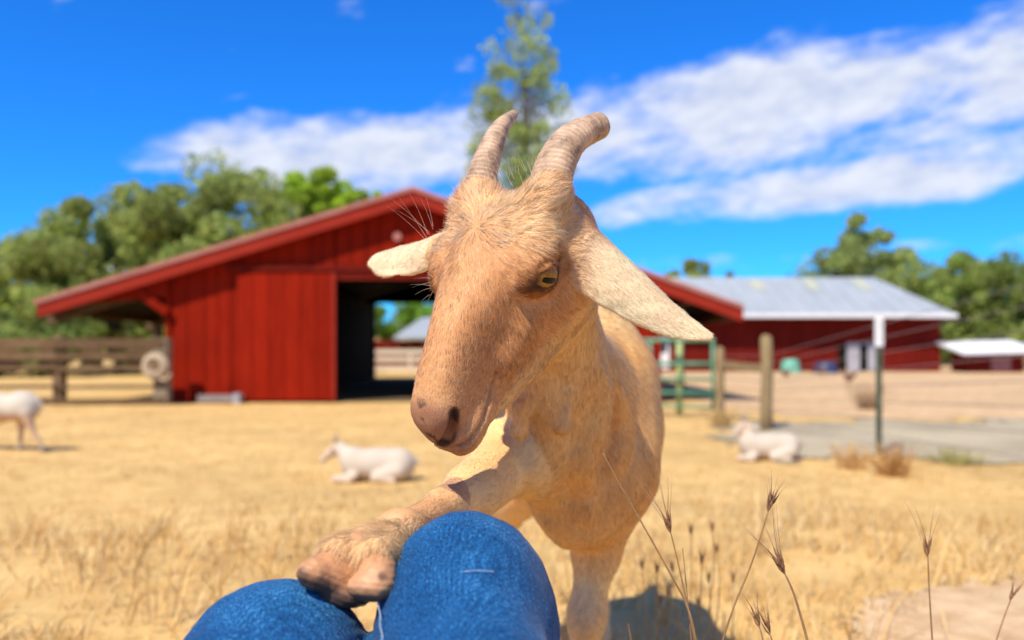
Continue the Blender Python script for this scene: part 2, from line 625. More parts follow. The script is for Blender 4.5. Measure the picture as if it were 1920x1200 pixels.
    for k in range(4):
        yy = BY0 + 0.2 + k * 4.4
        solid('lean_to_rafter', oriented_box((-8.8, yy, roof_z(-8.8) - .26), (-6.46, yy, roof_z(-6.46) - .26), 0.1, 0.16), old_timber, barn)
        if k:
            solid('lean_to_post', box(-8.62, -8.46, yy - .08, yy + .08, 0, roof_z(-8.6) - 0.2), old_timber, barn)
            solid('lean_to_post', box(4.0, 4.14, yy - .08, yy + .08, 0, roof_z(4.1) - 0.2), old_timber, barn)
    solid('knee_brace', oriented_box((-6.42, BY0 - 0.1, 1.68), (-7.15, BY0 - 0.1, 2.22), 0.09, 0.15), red_paint, barn)
    solid('gable_tie', prism([(-8.0, 1.86), (-6.41, 1.98), (-6.41, 2.40), (-8.0, 1.93)], BY0 - 0.09, BY0 - 0.05), red_paint, barn)
    # round lamp high on the gable
    solid('gable_lamp', tube([(-2.12, BY0 - 0.25, 3.08), (-2.12, BY0 - 0.15, 3.08), (-2.12, BY0 - 0.01, 3.08)], [0.075, 0.065, 0.04], 14), pink_flash, barn)
    return barn


build_barn()


def build_plate():
    t = empty('feed_trough', (-5.4, 15.72, 0), 'small pale grey metal trough at the foot of the barn wall', 'trough')
    solid('trough_body', join(box(-5.72, -5.10, 15.60, 15.62, 0.04, 0.16), box(-5.72, -5.10, 15.82, 15.84, 0.04, 0.16), box(-5.70, -5.12, 15.621, 15.819, 0.02, 0.04)), ramp_mat('dull_metal', [(.3, (.20, .17, .15)), (.7, (.30, .26, .23))], rough=.6), t)
    solid('trough_end', box(-5.098, -4.98, 15.59, 15.85, 0.0, 0.19), ramp_mat('galvanised', [(0.3, (.34, .33, .33)), (.7, (.45, .44, .44))], rough=0.4, metal=.4), t)
    solid('trough_end', box(-5.75, -5.722, 15.59, 15.85, 0.0, 0.17), MATS['dull_metal'], t)


build_plate()


# ------------------------------------------------------------------ board fence left of the barn
def build_board_fence():
    fen = empty('board_fence', (-9.4, 15.5, 0), 'dark weathered board fence joining the barn corner', 'fence')
    Y = 15.35
    for xx, m_ in ((-12.2, old_timber), (-10.2, old_timber), (-8.15, old_timber)):
        solid('post', box(xx - .09, xx + .09, Y - .06, Y + .12, -0.05, 1.24), m_, fen, 0.01)
    solid('post', box(-6.42, -6.16, Y - .10, Y + .14, -0.05, 1.20), ramp_mat('grey_tan_post', [(0.3, (0.16, 0.12, 0.075)), (0.7, (0.30, 0.235, 0.155))], scale=8, stretch=(5, 5, .6), rough=.9), fen, 0.015)
    for z0, z1, tilt in ((1.02, 1.19, 0.0), (0.80, 0.94, 0.01), (0.60, 0.68, 0.05), (0.285, 0.345, 0.02), (-0.02, 0.10, 0.04)):
        for xa, xb in ((-13.6, -10.2), (-10.2, -8.15), (-8.15, -6.20)):
            poly = [(xa + .004, z0), (xb - .004, z0 + tilt), (xb - .004, z1 + tilt), (xa + .004, z1)]
            solid('rail', prism(poly, Y - .115, Y - .065), old_timber, fen)
    # pickets of a second set of boards behind the upper half
    for k in range(9):
        xa = -13.4 + k * 0.8
        solid('upright_slat', box(xa, xa + random.uniform(0.35, 0.6), Y + .13, Y + .16, 0.70, 1.06), old_timber, fen)


build_board_fence()


def build_coil():
    c = empty('rope_coil', (-6.34, 15.13, 0.70), 'round pale coil of rope hung on the fence post beside the barn', 'coil')
    rope = ramp_mat('rope', [(0.3, (0.42, 0.31, 0.19)), (0.7, (0.60, 0.47, 0.31))], scale=60, rough=0.9, bump=0.5)
    cx, cy, cz = -6.34, 15.13, 0.70
    for i, (r, yy) in enumerate(((0.22, 0.03), (0.185, 0.0), (0.15, -0.02), (0.115, 0.0))):
        pts = [(cx + r * math.cos(t * math.pi / 14), cy + yy, cz + r * math.sin(t * math.pi / 14)) for t in range(29)]
        smooth_obj(solid('rope_turn', tube(pts, 0.024, 8, False), rope, c))
    solid('hub', tube([(cx, cy - .05, cz), (cx, cy + .13, cz)], [0.045, 0.045], 12), ramp_mat('hub_wood', [(.3, (.30, .17, .09)), (.7, (.45, .28, .16))]), c)
    pts = [(cx + 0.10, cy, cz - 0.21), (cx + .18, cy, cz - .25), (cx + .26, cy, cz - .20), (cx + .28, cy, cz - .13)]
    smooth_obj(solid('loose_end', tube(pts, 0.024, 8), rope, c))


build_coil()


# ------------------------------------------------------------------ right-hand sheds
roof_pale = ramp_mat('pale_roof_metal', [(0.3, (0.30, 0.32, 0.32)), (0.7, (0.37, 0.39, 0.39))], scale=1.2, rough=0.5, spec=0.5, stretch=(1, .3, 1), rand=0.06)
white_paint = ramp_mat('white_paint', [(0.3, (0.68, 0.67, 0.64)), (0.7, (0.82, 0.81, 0.79))], scale=4, rough=0.6)
grey_door = ramp_mat('grey_door', [(0.3, (0.30, 0.29, 0.31)), (0.7, (0.45, 0.44, 0.46))], scale=4, rough=0.6)
window_dark = ramp_mat('dark_glass', [(0.3, (0.015, 0.017, 0.02)), (0.7, (0.03, 0.033, 0.04))], rough=0.1, spec=0.8)


def build_shed():
    sh = empty('long_shed', (14, 41, 0), 'long dark red shed under a pale metal roof', 'shed')
    Y = 41.0
    xl, xr = 5.2, 20.6
    # wall boards
    x = xl
    i = 0
    while x < xr - 0.1:
        w = 0.55
        xe = min(x + w, xr)
        yy = Y + 0.004 * (i % 3)
        z0 = 0.0
        if xe > 16.12 and x < 17.75:
            z0 = 1.36
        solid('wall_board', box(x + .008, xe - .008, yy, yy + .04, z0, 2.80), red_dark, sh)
        x = xe
        i += 1
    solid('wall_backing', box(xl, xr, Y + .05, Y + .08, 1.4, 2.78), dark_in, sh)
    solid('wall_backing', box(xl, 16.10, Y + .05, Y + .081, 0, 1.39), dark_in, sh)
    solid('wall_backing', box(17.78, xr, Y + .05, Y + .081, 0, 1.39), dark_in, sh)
    solid('end_wall', box(xr - .05, xr - .001, Y + .10, 49.0, 0, 2.78), red_dark, sh)
    solid('rear_wall', box(xl, xr, 49.01, 49.06, 0, 2.78), red_dark, sh)
    # door: two pale leaves, dark gap
    dr = solid('door_frame', join(box(16.10, 16.16, Y - .03, Y + .06, 0, 1.40), box(17.72, 17.78, Y - .03, Y + .06, 0, 1.40), box(16.161, 17.719, Y - .03, Y + .06, 1.34, 1.40)), grey_door, sh)
    for a, b in ((16.18, 16.72), (17.10, 17.70)):
        lf = solid('door_leaf', box(a, b, Y + .0, Y + .04, 0.04, 1.33), grey_door)
        lf.parent = dr
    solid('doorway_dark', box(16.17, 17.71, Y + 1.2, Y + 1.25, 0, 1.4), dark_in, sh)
    w1 = solid('window', box(6.85, 7.55, Y - .05, Y - .004, 0.15, 1.72), white_paint, sh)
    pn = solid('pane', box(6.97, 7.43, Y - .055, Y - .0505, 0.9, 1.6), window_dark)
    pn.parent = w1
    # hip roof with panels
    ez, rz = 2.74, 4.88
    fy, ry, by = 40.2, 45.0, 49.8
    exl, exr = 4.4, 20.95
    rxl, rxr = 9.4, 19.1
    rf = solid('roof', ([(exl, fy, ez), (exr, fy, ez), (rxr, ry, rz), (rxl - 3.5, ry, rz), (exr, by, ez), (exl, by, ez),
                         (exl, fy, ez - .16), (exr, fy, ez - .16), (exr, by, ez - .16), (exl, by, ez - .16)],
                        [(0, 1, 2, 3), (1, 4, 2), (4, 5, 3, 2), (5, 0, 3), (0, 6, 7, 1), (1, 7, 8, 4), (4, 8, 9, 5), (5, 9, 6, 0), (6, 9, 8, 7)]), roof_pale, sh)
    n = 21
    for k in range(n):
        t = k / (n - 1)
        xa = exl + 0.4 + t * (exr - exl - 0.8)
        # seam runs straight up the slope until hip or ridge
        top = ry
        if xa > rxr:
            top = fy + (exr - xa) / (exr - rxr) * (ry - fy)
        if xa < rxl - 3.5:
            top = fy + (xa - exl) / (rxl - 3.5 - exl) * (ry - fy)
        zt = ez + (top - fy) / (ry - fy) * (rz - ez)
        r_ = solid('roof_seam', oriented_box((xa, fy + .01, ez + .02), (xa, top, zt + .02), 0.05, 0.035), roof_pale)
        r_.parent = rf
    sky_l = ramp_mat('fibreglass_panel', [(0.3, (0.40, 0.40, 0.28)), (0.7, (0.48, 0.47, 0.34))], rough=0.5)
    for xa in (12.6, 15.4, 18.0):
        za, zb = 0.62, 0.93
        ya, yb = fy + za * (ry - fy), fy + zb * (ry - fy)
        r_ = solid('skylight', oriented_box((xa, ya, ez + za * (rz - ez) + .03), (xa, yb, ez + zb * (rz - ez) + .03), 0.55, 0.02), sky_l)
        r_.parent = rf
    g = solid('gutter', box(exl, exr, fy - .12, fy - .003, ez - .17, ez + .02), white_paint, sh)
    return sh


build_shed()


def build_coop():
    c = empty('low_coop', (22, 41, 0), 'low red coop with a white overhanging roof beyond the long shed', 'coop')
    for i in range(5):
        a = 20.9 + i * 0.5
        solid('wall_board', box(a + .006, a + .494, 39.0, 39.04, 0, 0.86), red_dark, c)
    solid('side_board', box(20.9, 20.94, 39.05, 40.6, 0, .86), red_dark, c)
    solid('side_board', box(23.36, 23.4, 39.05, 40.6, 0, .86), red_dark, c)
    solid('roof', ([(20.35, 38.5, .82), (23.95, 38.5, .92), (23.95, 41, 1.42), (20.35, 41, 1.34), (20.35, 38.5, .92), (23.95, 38.5, 1.05), (23.95, 41, 1.52), (20.35, 41, 1.44)],
                   [(0, 1, 2, 3), (7, 6, 5, 4), (0, 4, 5, 1), (1, 5, 6, 2), (2, 6, 7, 3), (3, 7, 4, 0)]), white_paint, c)
    solid('hatch', box(21.9, 22.8, 38.97, 38.998, 0.1, 0.75), ramp_mat('faded_hatch', [(.3, (.24, .10, .09)), (.7, (.34, .16, .15))]), c)


build_coop()


def build_far_shed():
    s_ = empty('far_shed', (-8, 55, 0), 'far red shed with white roof seen through the barn doorway', 'shed')
    Y = 55.0
    for i in range(16):
        a = -10.5 + i * 0.8
        solid('wall_board', box(a + .01, a + .79, Y, Y + .04, 0, 1.7), red_dark, s_)
    solid('roof', ([(-7.6, Y - .4, 1.75), (2.6, Y - .4, 1.75), (2.6, Y + 4, 3.2), (-6.2, Y + 4, 3.2), (-7.6, Y - .4, 1.9), (2.6, Y - .4, 1.9), (2.6, Y + 4, 3.35), (-6.2, Y + 4, 3.35)],
                    [(0, 1, 2, 3), (7, 6, 5, 4), (0, 4, 5, 1), (1, 5, 6, 2), (2, 6, 7, 3), (3, 7, 4, 0)]), roof_pale, s_)
    f = empty('pale_fence', (-5, 38, 0), 'pale wooden rail fence seen through the barn doorway', 'fence')
    pale = ramp_mat('pale_boards', [(.3, (.55, .46, .33)), (.7, (.68, .60, .46))], scale=3, rough=.8)
    for k in range(6):
        solid('post', box(-9 + k * 2.2, -8.88 + k * 2.2, 38, 38.1, 0, 1.05), pale, f)
    for z in (0.12, 0.52, 0.86):
        solid('rail', box(-9.2, 2.2, 37.95, 37.998, z, z + 0.2), pale, f)


build_far_shed()


# ------------------------------------------------------------------ wire fence, gate
def build_wire_fence():
    fen = empty('wire_fence', (3.3, 8, 0), 'wire fence on wooden posts and a white tipped steel stake', 'fence')
    P = [at(1350, 660, 12.0), at(1437, 660, 10.5), at(1648, 660, 7.8), Vector((3.62, 4.9, 0.95)), Vector((3.80, 2.2, 0.95))]
    tops = [1.02, 1.17, 1.30, 1.62, 1.9]
    rad = [0.062, 0.075, 0.0, 0.06, 0.06]
    for p, h, r in zip(P, tops, rad):
        g = gz(p.x, p.y)
        if r:
            pts = [(p.x + random.uniform(-.012, .012), p.y, g - .1 + (h + .1) * t) for t in (0, .3, .6, .97, 1.0)]
            smooth_obj(solid('wooden_post', tube(pts, [r * 1.08, r, r * .97, r * .94, r * .6], 12), tan_timber, fen))
        else:
            steel = ramp_mat('green_steel', [(.3, (.05, .06, .035)), (.7, (.10, .11, .065))], rough=.6)
            st = solid('steel_stake', join(box(p.x - .028, p.x + .028, p.y - .004, p.y + .004, g - .05, 1.0), box(p.x - .005, p.x + .005, p.y + .0045, p.y + .05, g - .05, 1.0)), steel, fen)
            b = solid('white_tip', join(box(p.x - .038, p.x + .038, p.y - .012, p.y + .008, 1.001, 1.29), box(p.x - .008, p.x + .008, p.y + .0085, p.y + .055, 1.001, 1.29)), white_paint)
            b.parent = st
    wire = ramp_mat('fence_wire', [(.3, (.24, .19, .16)), (.7, (.36, .30, .26))], rough=.5, metal=.5)
    for k in range(8):
        fr = (0.16, .28, .40, .52, .64, .76, .87, .97)[k]
        lo = [0.92, 0.96, 1.25, 1.58, 1.85]
        pts = [(p.x, p.y - .045 if i != 2 else p.y - .02, gz(p.x, p.y) + lo[i] * fr - (0.02 if i else 0)) for i, p in enumerate(P)]
        solid('wire', tube(pts, 0.0035, 5), wire, fen)
    a, b = P[0], P[1]
    solid('rail', oriented_box((a.x, a.y, .78), (b.x, b.y, .74), 0.05, 0.10), tan_timber, fen)
    return P


FP = build_wire_fence()


def build_gate():
    g = empty('pipe_gate', (2.2, 12.3, 0), 'green pipe gate hung beside the wooden posts', 'gate')
    green = ramp_mat('green_pipe', [(.3, (.07, .22, .12)), (.7, (.13, .32, .19))], rough=.5)
    lime = ramp_mat('lime_post', [(.3, (.30, .36, .13)), (.7, (.42, .47, .20))], rough=.6)
    p0 = Vector((2.86, 12.15, 0))
    p1 = Vector((1.2, 12.9, 0))
    for z in (0.16, 0.36, 0.56, 0.78, 1.12):
        smooth_obj(solid('gate_rail', tube([(p0.x, p0.y, z), (p1.x, p1.y, z)], 0.030 if z > .7 else .022, 8), green, g))
    for t in (0.0, 0.5, 1.0):
        q = p0.lerp(p1, t)
        smooth_obj(solid('gate_stile', tube([(q.x, q.y - .001, 0.12), (q.x, q.y - .001, 1.15)], 0.026, 8), green, g))
    q = at(1274, 660, 12.6)
    e = empty('marker_post', (q.x, q.y, 0), 'tall pale lime green post beside the pipe gate', 'post')
    smooth_obj(solid('shaft', tube([(q.x, q.y, -.05), (q.x, q.y, 1.52)], 0.05, 10), lime, e))
    smooth_obj(solid('cap', tube([(q.x, q.y, 1.521), (q.x, q.y, 1.56)], [0.06, 0.04], 10), lime, e))


build_gate()


# ------------------------------------------------------------------ tubs by the shed, hens in the yard
def build_tub(px, py, D, w, h, mat, label):
    p = at(px, py, D)
    t = empty('overturned_tub', (p.x, p.y, 0), label, 'tub', 'tubs along the shed wall')
    prof = [(1.0, 0.0), (1.0, .08), (.94, .12), (.82, .6), (.74, .9), (.6, 1.0), (0.02, 1.02)]
    v, f = [], []
    n = 20
    for r, z in prof:
        for k in range(n):
            a = 2 * math.pi * k / n
            v.append((p.x + w / 2 * r * math.cos(a), p.y + w / 2 * r * math.sin(a), z * h))
    for i in range(len(prof) - 1):
        for k in range(n):
            k2 = (k + 1) % n
            f.append((i * n + k, i * n + k2, (i + 1) * n + k2, (i + 1) * n + k))
    smooth_obj(solid('shell', (v, f), mat, t))
    smooth_obj(solid('rim', tube([(p.x + w * .51 * math.cos(a * math.pi / 12), p.y + w * .51 * math.sin(a * math.pi / 12), .03) for a in range(25)], .025, 6, False), mat, t))


build_tub(1482, 690, 38.5, 0.95, 0.62, ramp_mat('green_plastic', [(.3, (.10, .33, .22)), (.7, (.17, .44, .31))], rough=.4), 'green overturned tub beside the long shed')
build_tub(1548, 690, 38.5, 1.15, 0.50, ramp_mat('navy_plastic', [(.3, (.02, .03, .08)), (.7, (.035, .05, .12))], rough=.4), 'dark blue overturned tub beside the long shed')


def build_hen(px, py, face, label):
    D = F * CAM_Z / (py - 660)
    p = at(px, py, D)
    h = empty('hen', (p.x, p.y, 0), label, 'hen', 'hens in the dirt yard')
    col = ramp_mat('hen_feathers', [(.3, (.10, .05, .025)), (.7, (.22, .11, .05))], scale=30, rough=.8)
    v, f = [], []
    ns, nr = 14, 10
    secs = [(-.24, .40, .015), (-.17, .34, .05), (-.10, .26, .085), (0, .23, .105), (.08, .25, .09), (.13, .32, .055), (.15, .38, .04), (.18, .41, .038), (.215, .405, .018)]
    for x, z, r in secs:
        for k in range(nr):
            a = 2 * math.pi * k / nr
            v.append((p.x + face * x, p.y + r * .8 * math.cos(a), z + r * math.sin(a)))
    for i in range(len(secs) - 1):
        for k in range(nr):
            k2 = (k + 1) % nr
            f.append((i * nr + k, i * nr + k2, (i + 1) * nr + k2, (i + 1) * nr + k))
    f += [tuple(range(nr)), tuple((len(secs) - 1) * nr + k for k in range(nr))]
    smooth_obj(solid('hen_body', (v, f), col, h))
    leg = ramp_mat('hen_leg', [(.3, (.35, .22, .06)), (.7, (.45, .3, .1))])
    for s in (-.035, .035):
        solid('leg', tube([(p.x, p.y + s, 0.01), (p.x, p.y + s, .17)], .01, 6), leg, h)
    solid('comb', oriented_box((p.x + face * .15, p.y, .45), (p.x + face * .20, p.y, .45), .01, .035), ramp_mat('hen_comb', [(.3, (.4, .03, .02)), (.7, (.5, .05, .03))]), h)


build_hen(1474, 713, 1, 'brown hen in the yard in front of the green tub')
build_hen(1540, 708, -1, 'brown hen in the yard in front of the dark blue tub')
build_hen(1592, 724, -1, 'brown hen in the yard in front of the shed doors')

# ------------------------------------------------------------------ trees
leaf_mat = attr_mat('leaves', rough=0.6, spec=0.25, trans=0.45)
bark = ramp_mat('bark', [(0.3, (0.05, 0.035, 0.022)), (0.7, (0.13, 0.095, 0.065))], scale=8, rough=0.95, bump=0.6, stretch=(4, 4, 0.6))


def leaf_cloud(centres, radii, counts, size, tints, r_, flat=0.75):
    """quads around clump centres; returns verts, faces, colours"""
    P, Cc = [], []
    for c, r, n, t in zip(centres, radii, counts, tints):
        d = r_.normal(size=(n, 3))
        d /= np.linalg.norm(d, axis=1, keepdims=True) + 1e-9
        rad = r * r_.uniform(0.25, 1.0, n) ** 0.5
        p = np.asarray(c) + d * rad[:, None] * np.array([1, 1, flat])
        P.append(p)
        cc = np.asarray(t)[None] * r_.uniform(0.75, 1.25, (n, 1)) * (1 + r_.normal(0, 0.05, (n, 3)))
        Cc.append(cc)
    P = np.concatenate(P)
    Cc = np.concatenate(Cc)
    n = len(P)
    a = r_.normal(size=(n, 3))
    a /= np.linalg.norm(a, axis=1, keepdims=True)
    b = r_.normal(size=(n, 3))
    b -= a * (a * b).sum(1, keepdims=True)
    b /= np.linalg.norm(b, axis=1, keepdims=True)
    s = size * r_.uniform(0.6, 1.3, (n, 1))
    nrm = np.cross(a, b)
    V = np.stack([P - a * s, P + b * s * .45 + nrm * s * .15, P + a * s, P - b * s * .45 + nrm * s * .15], 1).reshape(-1, 3)
    Fq = np.arange(n * 4).reshape(-1, 4)
    return V, Fq, np.repeat(np.clip(Cc, 0, 1), 4, 0)


def make_tree(name, label, base, height, width, tint, trunk_frac=0.25, clumps=46, per=260, size=0.16, shape='round', seed=0, group=None, gap=0.0, depth=None, tr=None):
    r_ = np.random.default_rng(seed + 100)
    bx_, by_ = base
    bz = gz(bx_, by_)
    t = empty(name, (bx_, by_, bz), label, 'tree', group)
    cz0 = height * trunk_frac
    cen, rad = [], []
    tries = 0
    depth = depth or width
    while len(cen) < clumps and tries < 4000:
        tries += 1
        u = r_.uniform(-1, 1, 3)
        if shape == 'round':
            if (u ** 2).sum() > 1 or (u ** 2).sum() < 0.12:
                continue
            k = 1.0
            x, y, z = u[0] * width / 2 * k, u[1] * depth / 2 * k, cz0 + (u[2] * .5 + .5) * (height - cz0)
            rr = width * r_.uniform(0.07, 0.20)
        elif shape == 'spire':
            h = (u[2] + 1) / 2
            wid = (0.35 + 0.65 * math.sin(math.pi * min(1, h * 0.8 + 0.18))) * (1 - h ** 3 * 0.75)
            if abs(u[0]) > wid or abs(u[1]) > wid:
                continue
            x, y, z = u[0] * width / 2, u[1] * depth / 2, cz0 + h * (height - cz0)
            rr = width * r_.uniform(0.10, 0.20)
        if gap and r_.random() < gap:
            continue
        cen.append((bx_ + x, by_ + y, bz + z))
        rad.append(rr)
    tints = [np.array(tint) * r_.uniform(0.72, 1.35) for _ in cen]
    counts = [max(20, int(per * r_.uniform(.6, 1.2))) for _ in cen]
    V, Fq, Cc = leaf_cloud(cen, rad, counts, size, tints, r_)
    me = mesh_np('crown', V, Fq)
    set_col(me, Cc)
    link('crown', me, leaf_mat, t)
    # trunk and limbs
    tr = tr or height * 0.028
    top = height * (0.92 if shape == 'spire' else 0.7)
    pts = [(bx_ + r_.normal(0, .04) * width * (i / 5), by_, bz - .2 + top * i / 5) for i in range(6)]
    parts = [tube(pts, [tr * (1.25 if i == 0 else 1 - .16 * i) for i in range(6)], 9)]
    for c, r in list(zip(cen, rad))[::2]:
        k = r_.integers(1, 5)
        s_ = pts[k]
        mid = [(s_[j] * .5 + c[j] * .5) + (0.06 * width if j == 2 else 0) * (-1) for j in range(3)]
        parts.append(tube([s_, mid, c], [tr * .38, tr * .24, tr * .09], 6))
    smooth_obj(solid('trunk', join(*parts), bark, t))
    return t


OAK = (0.33, 0.38, 0.095)
BRIGHT = (0.42, 0.56, 0.045)
DARK = (0.25, 0.31, 0.075)
OLIVE = (0.34, 0.39, 0.075)


def tree_px(name, label, px, top, D, wpx, tint, **k):
    x = (px - 960) / F * D
    b = gz(x, D)
    h = CAM_Z + (660 - top) / F * D - b
    make_tree(name, label, (x, D), h, wpx / F * D * (1.0 if k.get('shape') == 'spire' else 1.22), tint, **k)


G1 = 'oaks behind the barn'
tree_px('oak_tree', 'broad grey-green oak rising behind the lean-to side of the barn', 392, 322, 36, 290, OAK, clumps=95, per=400, size=.17, seed=1, group=G1, trunk_frac=.12)
tree_px('oak_tree', 'loose grey-green oak between the board fence and the broad oak', 225, 372, 37, 260, OAK, clumps=70, per=360, size=.17, seed=2, group=G1, trunk_frac=.1)
tree_px('oak_tree', 'low spreading oak beyond the end of the lean-to roof', 100, 455, 39, 200, OLIVE, clumps=40, per=300, size=.17, seed=3, group=G1, trunk_frac=.1)
tree_px('oak_tree', 'dark bluish oak beyond the far end of the board fence', 5, 455, 42, 130, (0.20, 0.27, 0.13), clumps=36, per=300, size=.17, seed=4, group=G1, trunk_frac=.1)
tree_px('oak_tree', 'smaller oak showing under the lean-to roof', 255, 560, 46, 230, OLIVE, clumps=34, per=260, size=.17, seed=5, group=G1, trunk_frac=.05)
tree_px('oak_tree', 'shrubby dark oak low behind the board fence', 60, 585, 33, 190, DARK, clumps=34, per=260, size=.15, seed=15, group=G1, trunk_frac=.05)
G2 = 'young bright green trees above the barn roof'
tree_px('bright_tree', 'bright yellow-green tree above the barn roof beside the broad oak', 546, 328, 44, 125, BRIGHT, clumps=70, per=300, size=.15, seed=6, group=G2, trunk_frac=.3)
tree_px('bright_tree', 'tallest narrow bright green tree above the barn roof', 614, 322, 45, 95, BRIGHT, clumps=60, per=300, size=.15, seed=7, group=G2, trunk_frac=.3)
tree_px('bright_tree', 'small bright green tree nearest the barn ridge', 680, 326, 46, 75, BRIGHT, clumps=40, per=260, size=.15, seed=8, group=G2, trunk_frac=.35)
tree_px('slender_tree', 'very tall slender tree with open wispy crown behind the barn', 972, -60, 46, 185, (0.38, 0.45, 0.12), clumps=120, per=80, size=.15, seed=21, trunk_frac=.30, shape='spire', gap=.15, depth=3.2, tr=.13)
tree_px('low_tree', 'small olive tree top showing above the barn behind the horns', 872, 285, 48, 60, (0.30, 0.33, 0.14), clumps=12, per=160, size=.15, seed=10, trunk_frac=.3)
G3 = 'trees beyond the long shed'
tree_px('oak_tree', 'tall round oak standing above the pale shed roof', 1615, 402, 64, 135, (0.34, 0.40, 0.12), clumps=44, per=240, size=.22, seed=11, group=G3, trunk_frac=.3, gap=.1)
tree_px('oak_tree', 'wide low oak behind the ridge of the pale shed roof', 1545, 488, 66, 190, OAK, clumps=44, per=240, size=.22, seed=12, group=G3, trunk_frac=.1)
tree_px('oak_tree', 'rounded oak beside the sloping end of the pale shed roof', 1735, 475, 60, 180, OAK, clumps=46, per=260, size=.22, seed=13, group=G3, trunk_frac=.05)
tree_px('oak_tree', 'big dark green oak behind the low coop', 1880, 455, 54, 200, (0.30, 0.38, 0.08), clumps=60, per=300, size=.2, seed=14, group=G3, trunk_frac=.04)
tree_px('oak_tree', 'low dark oak between the coop and the pale shed roof', 1800, 545, 56, 150, DARK, clumps=40, per=280, size=.2, seed=16, group=G3, trunk_frac=.02)
tree_px('oak_tree', 'dark leafy oak over the dry bank past the coop', 2010, 470, 50, 220, DARK, clumps=50, per=280, size=.2, seed=17, group=G3, trunk_frac=.04)
tree_px('oak_tree', 'small distant oak between the barn eave and the pale roof', 1295, 484, 78, 75, OAK, clumps=20, per=200, size=.25, seed=18, group=G3, trunk_frac=.3)
tree_px('oak_tree', 'second small distant oak above the pale roof corner', 1362, 490, 78, 60, OAK, clumps=16, per=200, size=.25, seed=19, group=G3, trunk_frac=.3)
tree_px('oak_tree', 'leafy green oak seen through the barn doorway', 735, 540, 64, 130, (0.22, 0.38, 0.04), clumps=30, per=240, size=.2, seed=20, trunk_frac=.05)


def far_wood():
    """one far belt of trees along the horizon"""
    r_ = np.random.default_rng(5)
    cen, rad, tin = [], [], []
    for k in range(170):
        x = -130 + k * 1.55 + r_.normal(0, .8)
        y = 128 + r_.normal(0, 5)
        h = r_.uniform(2.5, 6.0)
        for z in np.arange(0.3, h, 1.6):
            cen.append((x + r_.normal(0, .6), y + r_.normal(0, .8), gz(x, y) + z))
            rad.append(r_.uniform(1.4, 2.4))
            tin.append(np.array(OAK) * r_.uniform(.6, 1.2))
    V, Fq, Cc = leaf_cloud(cen, rad, [70] * len(cen), .45, tin, r_)
    me = mesh_np('far_woodland', V, Fq)
    set_col(me, Cc)
    o = link('far_woodland', me, leaf_mat)
    tag(o, 'far belt of dark green woodland along the horizon', 'woodland', kind='stuff')


far_wood()


# ------------------------------------------------------------------ dry grass
grass_mat = attr_mat('dry_blades', rough=0.7, spec=0.15, trans=0.3)


def dry_grass():
    r_ = np.random.default_rng(11)
    xs, ys, hs = [], [], []

    def strip(y0, y1, tufts, per, h, spread):
        t = r_.uniform(0, 1, tufts)
        cy = y0 * (y1 / y0) ** t
        cx = r_.uniform(-1, 1, tufts) * (cy * 0.68 + 0.9)
        hh = h * r_.uniform(.5, 1.5, tufts)
        for dx in range(per):
            xs.append(cx + r_.normal(0, spread, tufts))
            ys.append(cy + r_.normal(0, spread, tufts))
            hs.append(hh * r_.uniform(.5, 1.2, tufts))
    strip(1.25, 3.2, 1300, 7, .050, .03)
    strip(2.5, 7.0, 1300, 6, .040, .06)
    strip(6.0, 15.2, 1500, 5, .035, .10)
    strip(1.5, 3.6, 130, 16, .13, .035)
    x, y, h = np.concatenate(xs), np.concatenate(ys), np.concatenate(hs)
    on_road = (x > 2.5) & (y > 7.7) & (y < 11.7)
    on_dirt = ((x > 4.0) & (y > 11.6)) | ((x > .75) & (y < 1.98)) | ((x > 1.0) & (y < 2.22)) | ((x > 1.5) & (y < 2.36))
    fade = r_.random(len(x))
    keep = ~(on_road & (fade > .10)) & ~(on_dirt & (fade > .05)) & (np.hypot(x - .1, y - .75) > .42)
    x, y, h = x[keep], y[keep], h[keep]
    n = len(x)
    z = ground_z(x, y) - .004
    lean = r_.normal(0, .55, (n, 2)) + np.array([.15, 0])
    tip = np.stack([x + lean[:, 0] * h, y + lean[:, 1] * h, z + h], 1)
    mid = np.stack([x + lean[:, 0] * h * .35, y + lean[:, 1] * h * .35, z + h * .6], 1)
    root = np.stack([x, y, z], 1)
    a = r_.uniform(0, math.pi, n)
    w = (0.0013 + .00035 * y)[:, None] * np.stack([np.cos(a), np.sin(a), np.zeros(n)], 1)
    V = np.stack([root - w, root + w, mid + w * .8, mid - w * .8, tip, tip + w * .1], 1).reshape(-1, 3)
    b = np.arange(n)[:, None] * 6
    Fq = np.concatenate([b + np.array([0, 1, 2, 3]), b + np.array([3, 2, 5, 4])], 0)
    base = np.array([[0.78, 0.49, 0.17], [0.84, 0.60, 0.27], [0.66, 0.38, 0.11], [0.86, 0.66, 0.34]])
    c = base[r_.integers(0, 4, n)] * r_.uniform(.68, 1.0, (n, 1))
    me = mesh_np('dry_grass', V, Fq)
    set_col(me, np.repeat(np.clip(c, 0, .9), 6, 0))
    o = link('dry_grass', me, grass_mat)
    tag(o, 'short dry golden grass all over the pasture', 'grass', kind='stuff')


dry_grass()


